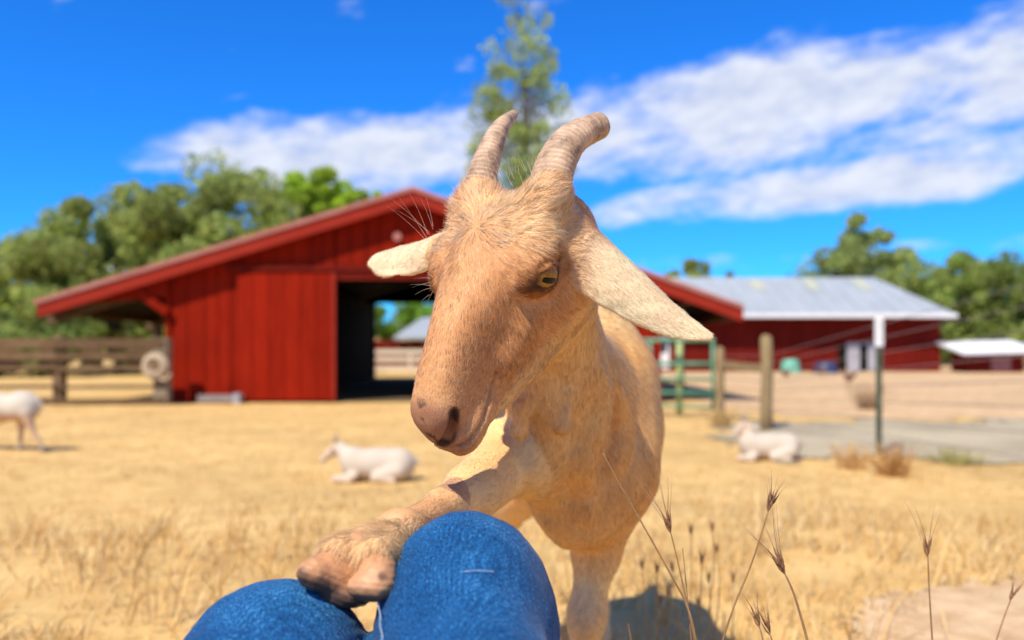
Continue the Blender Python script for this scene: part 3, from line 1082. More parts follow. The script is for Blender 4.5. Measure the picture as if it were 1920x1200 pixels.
def weed(px, py, w, h, label, tint):
    D = F * (CAM_Z - 0.0) / (py - 660)
    p = at(px, py, D)
    t = empty('dry_weed', (p.x, p.y, gz(p.x, p.y)), label, 'weed', 'dry weeds by the wire fence')
    r_ = np.random.default_rng(int(px))
    n = 130
    g = gz(p.x, p.y)
    root = np.stack([p.x + r_.normal(0, w * .18, n), p.y + r_.normal(0, w * .18, n), np.full(n, g - .01)], 1)
    tip = root + np.stack([r_.normal(0, w * .35, n), r_.normal(0, w * .3, n), h * r_.uniform(.4, 1.1, n)], 1)
    a = r_.uniform(0, math.pi, n)
    wd = .006 * np.stack([np.cos(a), np.sin(a), np.zeros(n)], 1)
    V = np.stack([root - wd, root + wd, tip + wd * .5, tip - wd * .5], 1).reshape(-1, 3)
    me = mesh_np('blades', V, np.arange(n * 4).reshape(-1, 4))
    set_col(me, np.repeat(np.array(tint)[None] * r_.uniform(.7, 1.2, (n, 1)), 4, 0))
    link('blades', me, grass_mat, t)


weed(1600, 880, .25, .22, 'thin dry weed tuft beside the foot of the steel stake', (.70, .45, .18))
weed(1672, 895, .28, .26, 'thick brown weed tuft at the foot of the steel stake', (.55, .30, .10))
weed(1628, 768, .5, .45, 'brown dead weed behind the steel stake in the yard', (.34, .20, .09))
weed(1352, 800, .3, .25, 'dry weed tuft at the foot of the shorter wooden post', (.60, .40, .16))
weed(1790, 870, .4, .14, 'low olive weed at the edge of the gravel track', (.45, .40, .13))


# ------------------------------------------------------------------ seed stalks in the foreground
stalk_mat = ramp_mat('dry_stalk', [(0.3, (0.22, 0.12, 0.05)), (0.7, (0.38, 0.22, 0.10))], scale=60, rough=0.7, spec=0.2)
seed_mat = ramp_mat('seed_husk', [(0.3, (0.16, 0.075, 0.035)), (0.7, (0.34, 0.18, 0.09))], scale=300, rough=0.7, spec=0.2)
awn_mat = ramp_mat('seed_awn', [(0.3, (0.30, 0.17, 0.09)), (0.7, (0.42, 0.26, 0.15))], scale=100, rough=0.7, spec=0.2)


def stalk(pix, D, label, group=None, head=True, r0=0.0011, hl=0.020, awn=0.035, awn_n=9, seed=0, D_tip=None):
    """pix: pixel polyline from the seed head downwards; continues to the ground along its last direction"""
    r_ = np.random.default_rng(seed + 500)
    Dt = D_tip if D_tip else D
    k = len(pix)
    pts = [at(px, py, Dt + (D - Dt) * i / max(1, k - 1)) for i, (px, py) in enumerate(pix)]
    d = (pts[-1] - pts[-2]).normalized()
    d.y = 0.0
    d.normalize()
    if d.z > -0.6:
        d = (d + Vector((0, 0, -0.8))).normalized()
    while pts[-1].z > gz(pts[-1].x, pts[-1].y):
        d = (d + Vector((0, 0, -0.15))).normalized()
        pts.append(pts[-1] + d * 0.06)
    root = pts[-1]
    t = empty('seed_stalk', root, label, 'grass stalk', group)
    # smooth the polyline
    P = [Vector(p) for p in pts]
    for _ in range(2):
        Q = [P[0]]
        for i in range(len(P) - 1):
            Q += [P[i].lerp(P[i + 1], .25), P[i].lerp(P[i + 1], .75)]
        P = Q + [P[-1]]
    n = len(P)
    smooth_obj(solid('stem', tube(P, [r0 * (.55 + .75 * i / n) for i in range(n)], 6), stalk_mat, t))
    if head:
        up = (P[0] - P[2]).normalized()
        sd = up.cross(Vector((0, 1, 0))).normalized()
        fw = sd.cross(up)
        parts, awns = [], []
        for i in range(awn_n):
            a = i * 2.4
            tt = i / awn_n
            b0 = P[0] + up * hl * tt * .55
            out = (sd * math.cos(a) + fw * math.sin(a))
            sp = .22 + .12 * r_.random()
            e = b0 + (up * .95 + out * sp).normalized() * hl * .75
            m_ = b0.lerp(e, .4) + out * hl * .03
            parts.append(tube([b0, m_, e], [.0006, hl * .055, .0003], 6))
            ln = awn * r_.uniform(.55, 1.1)
            e2 = e + (up + out * (sp * 1.1 + .2 * r_.random())).normalized() * ln
            awns.append(tube([e, e.lerp(e2, .5) + up * ln * .03, e2], [.00028, .0002, .0001], 4))
        solid('seed_head', join(*parts), seed_mat, t)
        solid('awns', join(*awns), awn_mat, t)
    return t


GS = 'dry seed stalks rising in front of the goat'
stalk([(1131, 850), (1150, 888), (1180, 940), (1225, 1018), (1262, 1085), (1290, 1135), (1305, 1200)], .80, 'long bare brown stalk leaning across the chest of the tan goat', GS, head=False, r0=.0013, seed=1)
stalk([(1258, 1000), (1268, 1040), (1278, 1085), (1286, 1120), (1303, 1200)], .81, 'upright dry stalk with spiky seed head beside the tan goat foreleg', GS, seed=2, awn=.045)
stalk([(1440, 960), (1428, 1000), (1405, 1070), (1378, 1130), (1355, 1200)], .80, 'tall dry stalk with seed head leaning away from the tan goat', GS, seed=3, awn=.018)
stalk([(1473, 1078), (1488, 1110), (1500, 1150), (1514, 1200)], .74, 'short thick stalk with bristly fan shaped seed head', GS, seed=4, awn=.045, r0=.0015, hl=.022)
stalk([(1740, 1045), (1741, 1080), (1743, 1120), (1748, 1200)], .86, 'straight lone stalk with forked seed head near the pale soil', GS, seed=5, awn=.04, awn_n=6)
stalk([(1894, 1128), (1885, 1150), (1868, 1200)], .95, 'lone bent stalk with a faint seed head over the pale soil', GS, seed=6, awn=.03, awn_n=5)
stalk([(1425, 1178), (1431, 1200)], .82, 'short low stalk with a dark seed head just above the grass', GS, seed=7, awn=.02, awn_n=6)
stalk([(1445, 1192), (1452, 1215)], .78, 'lowest stalk with a reddish forked seed head', GS, seed=8, awn=.02, awn_n=6)
stalk([(1280, 1028), (1285, 1080), (1290, 1130)], .83, 'thin needle stalk rising beside the spiky seed head', GS, head=False, seed=9, r0=.0008)
for i, (px, py) in enumerate(((1232, 1078), (1205, 1070), (1262, 1075), (1296, 1005), (1316, 1060), (1337, 1000), (1345, 1040), (1252, 1120), (1330, 1095), (1375, 1095), (1240, 1135), (1310, 1140))):
    stalk([(px, py), (px + random.uniform(-4, 8), py + 60), (px + random.uniform(-6, 14), py + 130)], 1.42 + .06 * (i % 4), 'soft dry stalk in the clump behind the tall seed stalks',
          'clump of dry stalks behind the tall ones', seed=20 + i, awn=.012, awn_n=6, hl=.022, r0=.0012)
stalk([(1178, 1170), (1184, 1205)], .90, 'fine dark needle of dry grass by the hoofed foreleg', GS, head=False, seed=50, r0=.0009)

# ------------------------------------------------------------------ implicit-surface toolkit
def smin(a, b, k):
    h = np.clip(0.5 + 0.5 * (b - a) / k, 0, 1)
    return b + (a - b) * h - k * h * (1 - h)


class Field:
    def __init__(self, lo, hi, h):
        self.lo = np.array(lo, float)
        self.h = h
        self.n = np.ceil((np.array(hi, float) - self.lo) / h).astype(int) + 1
        self.a = np.full(self.n, 0.2, np.float32)
        self.ax = [(self.lo[i] + h * np.arange(self.n[i])).astype(np.float32) for i in range(3)]

    def apply(self, prims):
        for op, fn, blo, bhi, k in prims:
            pad = k + 2.5 * self.h
            i0 = np.maximum(0, np.floor((np.array(blo) - pad - self.lo) / self.h).astype(int))
            i1 = np.minimum(self.n, np.ceil((np.array(bhi) + pad - self.lo) / self.h).astype(int) + 1)
            if (i1 <= i0).any():
                continue
            s = tuple(slice(p, q) for p, q in zip(i0, i1))
            X = self.ax[0][s[0]][:, None, None]
            Y = self.ax[1][s[1]][None, :, None]
            Z = self.ax[2][s[2]][None, None, :]
            d = fn(X, Y, Z).astype(np.float32)
            cur = self.a[s]
            if op == 'add':
                self.a[s] = smin(cur, d, k)
            elif op == 'sub':
                self.a[s] = -smin(-cur, d, k)
        return self

    def mesh(self):
        import openvdb
        g = openvdb.FloatGrid(0.2)
        g.copyFromArray(np.ascontiguousarray(self.a))
        pts, quads = g.convertToQuads(0.0)
        v = pts.astype(float) * self.h + self.lo
        f = quads.astype(int)
        # make the winding point outwards
        p = v[f]
        vol = np.einsum('ij,ij->i', p[:, 0], np.cross(p[:, 1], p[:, 2])).sum() + np.einsum('ij,ij->i', p[:, 0], np.cross(p[:, 2], p[:, 3])).sum()
        if vol < 0:
            f = f[:, ::-1]
        return v, f


def relax(v, f, it=6, lam=0.5, mu=-0.52):
    e = np.concatenate([f[:, [0, 1]], f[:, [1, 2]], f[:, [2, 3]], f[:, [3, 0]]])
    e = np.concatenate([e, e[:, ::-1]])
    n = len(v)
    cnt = np.bincount(e[:, 0], minlength=n).astype(float)
    cnt[cnt == 0] = 1
    for k in range(it):
        for w in (lam, mu):
            m_ = np.stack([np.bincount(e[:, 0], weights=v[e[:, 1], i], minlength=n) for i in range(3)], 1) / cnt[:, None]
            v = v + w * (m_ - v)
    return v


def vnormals(v, f):
    fn = np.cross(v[f[:, 2]] - v[f[:, 0]], v[f[:, 3]] - v[f[:, 1]])
    n = np.zeros_like(v)
    for i in range(4):
        for j in range(3):
            n[:, j] += np.bincount(f[:, i], weights=fn[:, j], minlength=len(v))
    return n / (np.linalg.norm(n, axis=1, keepdims=True) + 1e-12)


def cone(a, b, r1, r2, k=0.02, op='add', squash=None):
    """tapered capsule; squash=(unit axis, factor) makes it thinner (>1) along that axis"""
    a, b = np.array(a, float), np.array(b, float)
    ab = b - a
    L2 = (ab ** 2).sum() + 1e-12
    ax, fac = (None, 1) if squash is None else (np.array(squash[0], float), squash[1])

    def fn(X, Y, Z):
        px, py, pz = X - a[0], Y - a[1], Z - a[2]
        t = np.clip((px * ab[0] + py * ab[1] + pz * ab[2]) / L2, 0, 1)
        qx, qy, qz = px - t * ab[0], py - t * ab[1], pz - t * ab[2]
        d2 = qx * qx + qy * qy + qz * qz
        if ax is not None:
            w = qx * ax[0] + qy * ax[1] + qz * ax[2]
            d2 = d2 + (fac * fac - 1) * w * w
        return np.sqrt(d2) - (r1 + (r2 - r1) * t)
    m_ = max(r1, r2)
    return (op, fn, np.minimum(a, b) - m_, np.maximum(a, b) + m_, k)


def ell(c, r, axes=None, k=0.02, op='add'):
    c, r = np.array(c, float), np.array(r, float)
    A = np.eye(3) if axes is None else np.array(axes, float)      # rows: local axes in world

    def fn(X, Y, Z):
        px, py, pz = X - c[0], Y - c[1], Z - c[2]
        k0 = 0
        k1 = 0
        for i in range(3):
            q = (px * A[i, 0] + py * A[i, 1] + pz * A[i, 2])
            k0 = k0 + (q / r[i]) ** 2
            k1 = k1 + (q / r[i] ** 2) ** 2
        k0 = np.sqrt(k0)
        k1 = np.sqrt(k1) + 1e-9
        return k0 * (k0 - 1) / k1
    m_ = np.sqrt(((A * r[:, None]) ** 2).sum(0))
    return (op, fn, c - m_, c + m_, k)


def hermite(xs, ys, q):
    """monotone-ish cubic through the points"""
    xs, ys = np.array(xs, float), np.array(ys, float)
    m_ = np.gradient(ys, xs)
    i = np.clip(np.searchsorted(xs, q) - 1, 0, len(xs) - 2)
    h = xs[i + 1] - xs[i]
    t = np.clip((q - xs[i]) / h, 0, 1)
    return ((2 * t ** 3 - 3 * t ** 2 + 1) * ys[i] + (t ** 3 - 2 * t ** 2 + t) * h * m_[i] + (-2 * t ** 3 + 3 * t ** 2) * ys[i + 1] + (t ** 3 - t ** 2) * h * m_[i + 1])


def sheet_prim(points, radii, k=0.006):
    """union of small balls along a dense sheet of points (an ear)"""
    P = np.asarray(points, np.float32)
    Rr = np.asarray(radii, np.float32)

    def fn(X, Y, Z):
        nx, ny, nz = X.shape[0], Y.shape[1], Z.shape[2]
        d = np.full((nx, ny, nz), 0.05, np.float32)
        x0, y0, z0 = float(X[0, 0, 0]), float(Y[0, 0, 0]), float(Z[0, 0, 0])
        h = float(X[1, 0, 0] - X[0, 0, 0])
        o = np.array([x0, y0, z0])
        base = np.round((P - o) / h).astype(int)
        w = int(math.ceil((Rr.max() + 0.006) / h))
        for dx in range(-w, w + 1):
            for dy in range(-w, w + 1):
                for dz in range(-w, w + 1):
                    idx = base + np.array([dx, dy, dz])
                    ok = ((idx >= 0) & (idx < np.array([nx, ny, nz]))).all(1)
                    ii = idx[ok]
                    pos = ii * h + o
                    dist = np.sqrt(((pos - P[ok]) ** 2).sum(1)) - Rr[ok]
                    np.minimum.at(d, (ii[:, 0], ii[:, 1], ii[:, 2]), dist.astype(np.float32))
        return d
    return ('add', fn, P.min(0) - Rr.max(), P.max(0) + Rr.max(), k)


# ------------------------------------------------------------------ the tan goat
HP = np.array([-0.001, 0.785, 1.098])                      # poll, between the horns
YAW, PIT, ROLL = R(45.0), R(55.5), R(-5.0)
SA, SB, SC = 0.950, 1.09, 1.04
h_ = np.array([-math.sin(YAW), -math.cos(YAW), 0])
l0 = np.array([math.cos(YAW), -math.sin(YAW), 0])
zz = np.array([0, 0, 1.0])
HF = math.cos(PIT) * h_ - math.sin(PIT) * zz               # towards the nose
u0 = math.sin(PIT) * h_ + math.cos(PIT) * zz               # dorsal
HL = math.cos(ROLL) * l0 + math.sin(ROLL) * u0             # goat's own left
HU = -math.sin(ROLL) * l0 + math.cos(ROLL) * u0
HAX = np.array([HF, HL, HU])


def hl(a, b, c):
    return HP + a * SA * HF + b * SB * HL + c * SC * HU


def px_of(p):
    return 960 + F * p[0] / p[1], 660 - F * (p[2] - CAM_Z) / p[1]


# head profile: a, top, bottom, half width
PROF = np.array([
    (-.046, -.060, -.070, .006), (-.040, -.042, -.090, .024), (-.024, -.022, -.110, .038), (0, -.008, -.122, .0465), (.03, .004, -.127, .0510), (.06, .011, -.126, .0525),
    (.09, .010, -.126, .0480), (.12, .005, -.122, .0375), (.15, -.000, -.114, .0288), (.18, -.0060, -.1030, .0238),
    (.205, -.0120, -.093, .0213), (.222, -.019, -.0855, .0188), (.236, -.030, -.0795, .0160), (.2445, -.042, -.073, .0095), (.248, -.053, -.063, .004)])


def head_fn(X, Y, Z):
    px, py, pz = X - HP[0], Y - HP[1], Z - HP[2]
    a = (px * HF[0] + py * HF[1] + pz * HF[2]) / SA
    b = (px * HL[0] + py * HL[1] + pz * HL[2]) / SB
    c = (px * HU[0] + py * HU[1] + pz * HU[2]) / SC
    ac = np.clip(a, PROF[0, 0], PROF[-1, 0])
    top = hermite(PROF[:, 0], PROF[:, 1], ac)
    bot = hermite(PROF[:, 0], PROF[:, 2], ac)
    w = hermite(PROF[:, 0], PROF[:, 3], ac)
    cm = (top + bot) / 2
    hh = np.maximum((top - bot) / 2, .004)
    t = np.clip((c - cm) / hh, -1.3, 1.3)
    w = np.maximum(w, .004) * (1 + 0.06 * t - 0.16 * np.clip(-t, 0, 1) ** 2)
    n = 2.35 + .55 * sstep(a, .07, .14)
    rr = (np.abs(b / w) ** n + np.abs((c - cm) / hh) ** n) ** (1 / n)
    d = (rr - 1) * np.minimum(w, hh) * 0.92
    over = np.maximum(PROF[0, 0] - a, a - PROF[-1, 0])
    return np.where(over > 0, np.maximum(d, 0) + over, d)


def head_corners():
    pts = np.array([hl(a, b, c) for a in (-.065, .25) for b in (-.06, .06) for c in (-.12, .02)])
    return pts.min(0), pts.max(0)


EYE_L = (.080, .0490, -.0245)
EYE_R = (.080, -.0490, -.0245)
ER = 0.0172


def catmull(P, n):
    P = np.array(P, float)
    t = np.linspace(0, len(P) - 1, n)
    return np.stack([hermite(np.arange(len(P)), P[:, i], t) for i in range(P.shape[1])], 1)


def ear_points(axis_px, half, curl, thick, nrm_hint, cup):
    """axis_px: list of (px, py, D); half widths (m); sheet cupped by `cup` towards nrm_hint"""
    A = np.array([tuple(at(*q)) for q in axis_px])
    n = 150
    C = catmull(A, n)
    T = np.gradient(C, axis=0)
    T /= np.linalg.norm(T, axis=1, keepdims=True)
    N = np.array(nrm_hint, float)[None] - T * (T @ np.array(nrm_hint, float))[:, None]
    N /= np.linalg.norm(N, axis=1, keepdims=True)
    B = np.cross(T, N)
    s = np.linspace(0, 1, n)
    hw = hermite(np.linspace(0, 1, len(half)), half, s)
    cp = hermite(np.linspace(0, 1, len(cup)), cup, s)
    tk = hermite(np.linspace(0, 1, len(thick)), thick, s)
    sk = hermite(np.linspace(0, 1, len(curl)), curl, s)
    P, Rr = [], []
    for u in np.linspace(-1, 1, 84):
        ang = u * cp                                           # arc cross-section
        x = np.where(cp > 1e-3, np.sin(ang) / np.maximum(cp, 1e-3), u) * hw
        y = np.where(cp > 1e-3, (np.cos(ang) - 1) / np.maximum(cp, 1e-3), 0) * hw
        P.append(C + B * (x + sk * (1 - u * u))[:, None] + N * y[:, None])
        Rr.append(tk * (1 - .35 * u * u))
    return np.concatenate(P), np.concatenate(Rr)


MOUTH, NOSTRIL = {}, {}


def line_dist(p, pts):
    d = np.full(len(p), 9.0)
    for q, r_ in zip(pts[:-1], pts[1:]):
        ab = r_ - q
        t = np.clip(((p - q) @ ab) / (ab @ ab + 1e-12), 0, 1)
        d = np.minimum(d, np.linalg.norm(p - q - t[:, None] * ab, axis=1))
    return d


def goat_prims():
    G = []
    lo, hi = head_corners()
    G.append(('add', head_fn, lo, hi, 0.01))
    H = lambda a, b, c: hl(a, b, c)
    for s in (-1, 1):
        # horn mounds, brow, cheek, jaw muscles
        G.append(ell(H(.008, s * (.035 if s > 0 else .040), -.008 if s > 0 else -.003), (.030, .023, .020), HAX, .022))
        G.append(ell(H(.066, s * .046, -.012), (.026, .014, .015), HAX, .018))
        G.append(cone(H(.055, s * .053, -.020), H(.100, s * .047, -.018), .009, .006, .012))
        G.append(ell(H(.040, s * .036, -.074), (.045, .019, .034), HAX, .022))
        G.append(cone(H(.100, s * .038, -.050), H(.150, s * .026, -.060), .010, .007, .020))
        # lacrimal hollow in front of the eye
        # eye ball cover (lids)
        e = H(.080, s * .0490, -.0245)
        G.append(ell(e, (.0205, .0200, .0188), HAX, .008))
        # nostril wings and lips
        G.append(ell(H(.220, s * .0100, -.040), (.016, .0100, .0135), HAX, .010))
        G.append(ell(H(.212, s * .0135, -.070), (.028, .011, .012), HAX, .010))
    G.append(ell(H(.220, 0, -.083), (.020, .015, .011), HAX, .008))               # chin
    G.append(ell(H(.045, 0, .002), (.038, .016, .011), HAX, .02))                 # forehead tuft ridge
    G.append(cone(H(.028, 0, .020), H(-.03, 0, .008), .010, .012, .016, 'sub'))     # valley between the horn mounds
    HEADP = list(G)
    for s in (-1, 1):
        # eye opening: almond cut slanted forward and down
        e = H(.080, s * .0490, -.0245)
        out = HL * s
        fwd = HF * .87 + HU * .45
        fwd = fwd - out * fwd.dot(out)
        fwd /= np.linalg.norm(fwd)
        up = np.cross(fwd, out)
        if up.dot(HU) < 0:
            up = -up
        cut = e + out * .0185 - up * .0030 + fwd * .0005
        G.append(ell(cut, (.0178, .0155, .0066), np.array([fwd, out, up]), .0022, 'sub'))
        G.append(cone(e + fwd * .0115 + out * .0150 - up * .002, e + fwd * .024 + out * .0105 - up * .0085, .0027, .0016, .004, 'sub'))
        # crease above and under the eye
        arc = [e + out * .0165 + fwd * (.015 * math.cos(t)) + up * (.0125 * math.sin(t)) - out * .003 * abs(math.cos(t)) for t in np.linspace(.35, 2.9, 7)]
        for p, q in zip(arc[:-1], arc[1:]):
            G.append(cone(p, q, .0014, .0014, .004, 'sub'))
        arc = [e + out * .0160 + fwd * (.017 * math.cos(t)) + up * (.0125 * math.sin(t)) - out * .003 * abs(math.cos(t)) for t in np.linspace(-2.8, -.5, 7)]
        for p, q in zip(arc[:-1], arc[1:]):
            G.append(cone(p, q, .0012, .0012, .005, 'sub'))
        # nostril: comma slit, cut where the skin lies
        def skin(a, c):
            bs = np.linspace(.06, 0, 121)
            P = HP[:, None] + (a * SA * HF + c * SC * HU)[:, None] + (s * SB * HL)[:, None] * bs[None]
            d = np.full(len(bs), .2)
            for op, fn, _, _, k in HEADP:
                q = fn(P[0], P[1], P[2])
                d = smin(d, q, k) if op == 'add' else -smin(-d, q, k)
            i = np.argmax(d < 0) if (d < 0).any() else len(bs) - 1
            return H(a, s * bs[i], c)
        NS = [skin(.2470, -.0570), skin(.2425, -.0550), skin(.2350, -.0490), skin(.2240, -.0385)]
        inn = -HL * s * .0015 - HF * .001
        for p, q, r1, r2 in ((NS[0], NS[1], .0022, .0044), (NS[1], NS[2], .0044, .0056), (NS[2], NS[3], .0054, .0020)):
            G.append(cone(p + inn, q + inn, r1, r2, .0025, 'sub'))
        G.append(cone(NS[1] + inn * 3, NS[2] + inn * 5, .0035, .0045, .003, 'sub'))
        # mouth line
        ml = [skin(a, c) for a, c in ((.2475, -.0610), (.2440, -.0645), (.2370, -.0670), (.2250, -.0685), (.2100, -.0680), (.1950, -.0655), (.1800, -.0610), (.1690, -.0560))]
        MOUTH[s] = ml
        NOSTRIL[s] = NS
        for p, q in zip(ml[:-1], ml[1:]):
            G.append(cone(p, q, .0020, .0018, .0022, 'sub'))
    G.append(cone(H(.249, 0, -.050), H(.2485, 0, -.066), .0013, .0013, .003, 'sub'))   # philtrum

    # neck
    sq = (np.array([.93, -.36, 0.0]), 1.12)
    G.append(cone(H(.004, 0, -.070), (.040, .925, .950), .044, .055, .02, squash=sq))
    G.append(cone((.040, .925, .950), (.078, 1.080, .895), .056, .085, .03))
    G.append(cone(H(.030, 0, -.100), (.045, .955, .860), .030, .055, .03))
    # chest, brisket, shoulders
    G.append(ell((.086, 1.065, .825), (.082, .085, .105), None, .04))
    G.append(ell((.078, 1.025, .775), (.044, .050, .060), None, .04))
    G.append(cone((.035, 1.090, .890), (.030, 1.025, .845), .056, .050, .04))
    G.append(cone((.140, 1.140, .910), (.125, 1.055, .805), .050, .052, .04))
    G.append(ell((.095, 1.190, .880), (.094, .120, .128), None, .05))
    # barrel and rump
    G.append(ell((.098, 1.430, .835), (.146, .300, .155), None, .06))
    G.append(ell((.100, 1.320, .915), (.100, .220, .105), None, .05))
    G.append(ell((.095, 1.680, .860), (.130, .160, .135), None, .06))
    G.append(cone((.095, 1.17, .985), (.095, 1.72, .965), .030, .035, .05))
    # standing foreleg (goat's left)
    G.append(cone((.120, 1.065, .790), (.106, 1.078, .700), .048, .028, .028))
    G.append(cone((.106, 1.078, .700), (.094, 1.072, .625), .0265, .0205, .018))
    G.append(ell((.092, 1.066, .615), (.0230, .024, .032), None, .02))
    G.append(cone((.091, 1.072, .600), (.084, 1.075, .455), .0175, .0150, .015))
    G.append(ell((.084, 1.073, .430), (.024, .024, .026), None, .015))
    G.append(cone((.084, 1.070, .425), (.084, 1.052, .378), .021, .024, .012))
    # raised foreleg (goat's right)
    car = np.array(at(884, 922, .835))
    fet = np.array(at(748, 1008, .672))
    G.append(cone((.030, 1.030, .848), (.000, .965, .836), .052, .043, .03))
    G.append(cone((.000, .965, .836), car + np.array([.010, .030, .004]), .043, .031, .025))
    G.append(ell(car, (.0275, .031, .0265), None, .016))
    d = (fet - car)
    G.append(cone(car, car + d * .42, .0240, .0168, .014))
    G.append(cone(car + d * .42, fet, .0168, .0165, .014))
    G.append(ell(fet, (.0215, .0225, .0215), None, .014))
    for tip, wob in ((at(638, 1044, .592), 0), (at(704, 1046, .586), 1)):
        tip = np.array(tip)
        G.append(cone(fet, fet + (tip - fet) * .55, .0165, .0150, .008))
        G.append(cone(fet + (tip - fet) * .55, tip, .0150, .0150, .008))
    # dewclaw bumps
    G.append(ell(fet + np.array([.012, .006, -.021]), (.007, .008, .007), None, .006))
    # hind legs
    for s in (-1, 1):
        cx = .095 + s * (.078 if s < 0 else .048)
        G.append(cone((cx, 1.70, .84), (cx + s * .02, 1.60, .70), .085, .060, .05))
        G.append(cone((cx + s * .02, 1.60, .70), (cx + s * .032, 1.76, .585), .055, .026, .04))
        G.append(ell((cx + s * .032, 1.768, .575), (.024, .030, .032), None, .015))
        G.append(cone((cx + s * .032, 1.765, .57), (cx + s * .032, 1.735, .44), .021, .0175, .012))
        G.append(ell((cx + s * .032, 1.733, .43), (.023, .024, .025), None, .012))
        G.append(cone((cx + s * .032, 1.730, .425), (cx + s * .032, 1.712, .378), .021, .023, .012))
    G.append(cone((.095, 1.82, .93), (.095, 1.88, .98), .024, .012, .02))
    # wattles on the throat
    for a, b, c_ in (((1064, 690, .885), (1061, 735, .868), (1057, 798, .866)), ((990, 735, .870), (980, 765, .858), (974, 808, .858))):
        p, q, r_ = (np.array(at(*w)) for w in (a, b, c_))
        G.append(cone(p, q, .0062, .0080, .008))
        G.append(cone(q, r_, .0080, .0088, .006))
    # folds of loose skin over the brisket, laid on the skin itself
    BODYP = list(G)

    def skin_px(px, py):
        Ds = np.linspace(.86, 1.30, 221)
        P = np.array([tuple(at(px, py, D)) for D in Ds]).T
        d = np.full(len(Ds), .2)
        for op, fn, _, _, k in BODYP:
            q = fn(P[0], P[1], P[2])
            d = smin(d, q, k) if op == 'add' else -smin(-d, q, k)
        return np.array(at(px, py, Ds[np.argmax(d < 0)])) if (d < 0).any() else None
    for fold, w in (([(1012, 800), (1030, 850), (1042, 910), (1056, 975)], .0060), ([(975, 840), (996, 885), (1014, 935), (1036, 985)], .0065), ([(1118, 690), (1122, 750), (1110, 820), (1090, 890)], .0070),
                    ([(1150, 720), (1162, 790), (1150, 870)], .0060), ([(1020, 720), (1024, 770), (1034, 830)], .0050), ([(1085, 850), (1092, 910), (1098, 965)], .0055)):
        P = [skin_px(*q) for q in fold]
        P = [p for p in P if p is not None]
        if len(P) < 3:
            continue
        P = catmull(P, 9)
        for i, (p, q) in enumerate(zip(P[:-1], P[1:])):
            e = math.sin((i + .5) / 8 * math.pi) ** .6
            G.append(cone(p + np.array([0, w * .45, 0]), q + np.array([0, w * .45, 0]), w * e, w * e, .022))
    # ears
    P, Rr = ear_points([(1046, 392, .772), (1086, 436, .766), (1150, 500, .766), (1215, 558, .770), (1280, 604, .776), (1334, 631, .782)],
                       (.026, .0400, .0370, .0280, .0170, .0035), (0, .001, .0, -.002, -.002, 0), (.0050, .0038, .0030, .0027, .0024, .0018), (.22, -.80, .55), (1.45, 1.25, .95, .75, .6, .3))
    G.append(sheet_prim(P, Rr, .007))
    P, Rr = ear_points([(822, 452, .832), (795, 462, .855), (765, 471, .885), (735, 478, .920), (703, 484, .960)],
                       (.024, .0290, .0290, .0270, .0110), (0, 0, 0, 0, 0), (.0050, .0040, .0032, .0028, .002), (-.15, -.75, .60), (1.1, .9, .75, .6, .3))
    G.append(sheet_prim(P, Rr, .007))
    return G


def head_coords(p):
    q = p - HP
    return (q @ HF) / SA, (q @ HL) / SB, (q @ HU) / SC


def vnoise(p, scale, seed=0):
    """cheap smooth noise from sums of sines, range about -1..1"""
    r_ = np.random.default_rng(seed)
    o = np.zeros(len(p))
    amp = 0
    for k in range(4):
        for _ in range(4):
            w = r_.normal(size=3)
            w *= scale * (1.7 ** k) / np.linalg.norm(w)
            o += .6 ** k * np.sin(p @ w + r_.uniform(0, 6.28))
        amp += .6 ** k * 2.2
    return o / amp


TAN = np.array([.60, .270, .105])
BODY = np.array([.93, .49, .160])  # body tone brightened and warmed to stand in for bounce light
CREAM = np.array([.90, .58, .27])
RUST = np.array([.47, .170, .045])
WHITE = np.array([.93, .63, .32])


def eye_ring(p, e, s):
    out = HL * s
    fwd = HF * .87 + HU * .45
    fwd = fwd - out * fwd.dot(out)
    fwd /= np.linalg.norm(fwd)
    up = np.cross(fwd, out)
    if up.dot(HU) < 0:
        up = -up
    q = p - e
    return np.sqrt(((q @ fwd) / .0180) ** 2 + ((q @ up + .0030) / .0071) ** 2), ((q @ out) > -.004), (out, fwd, up)


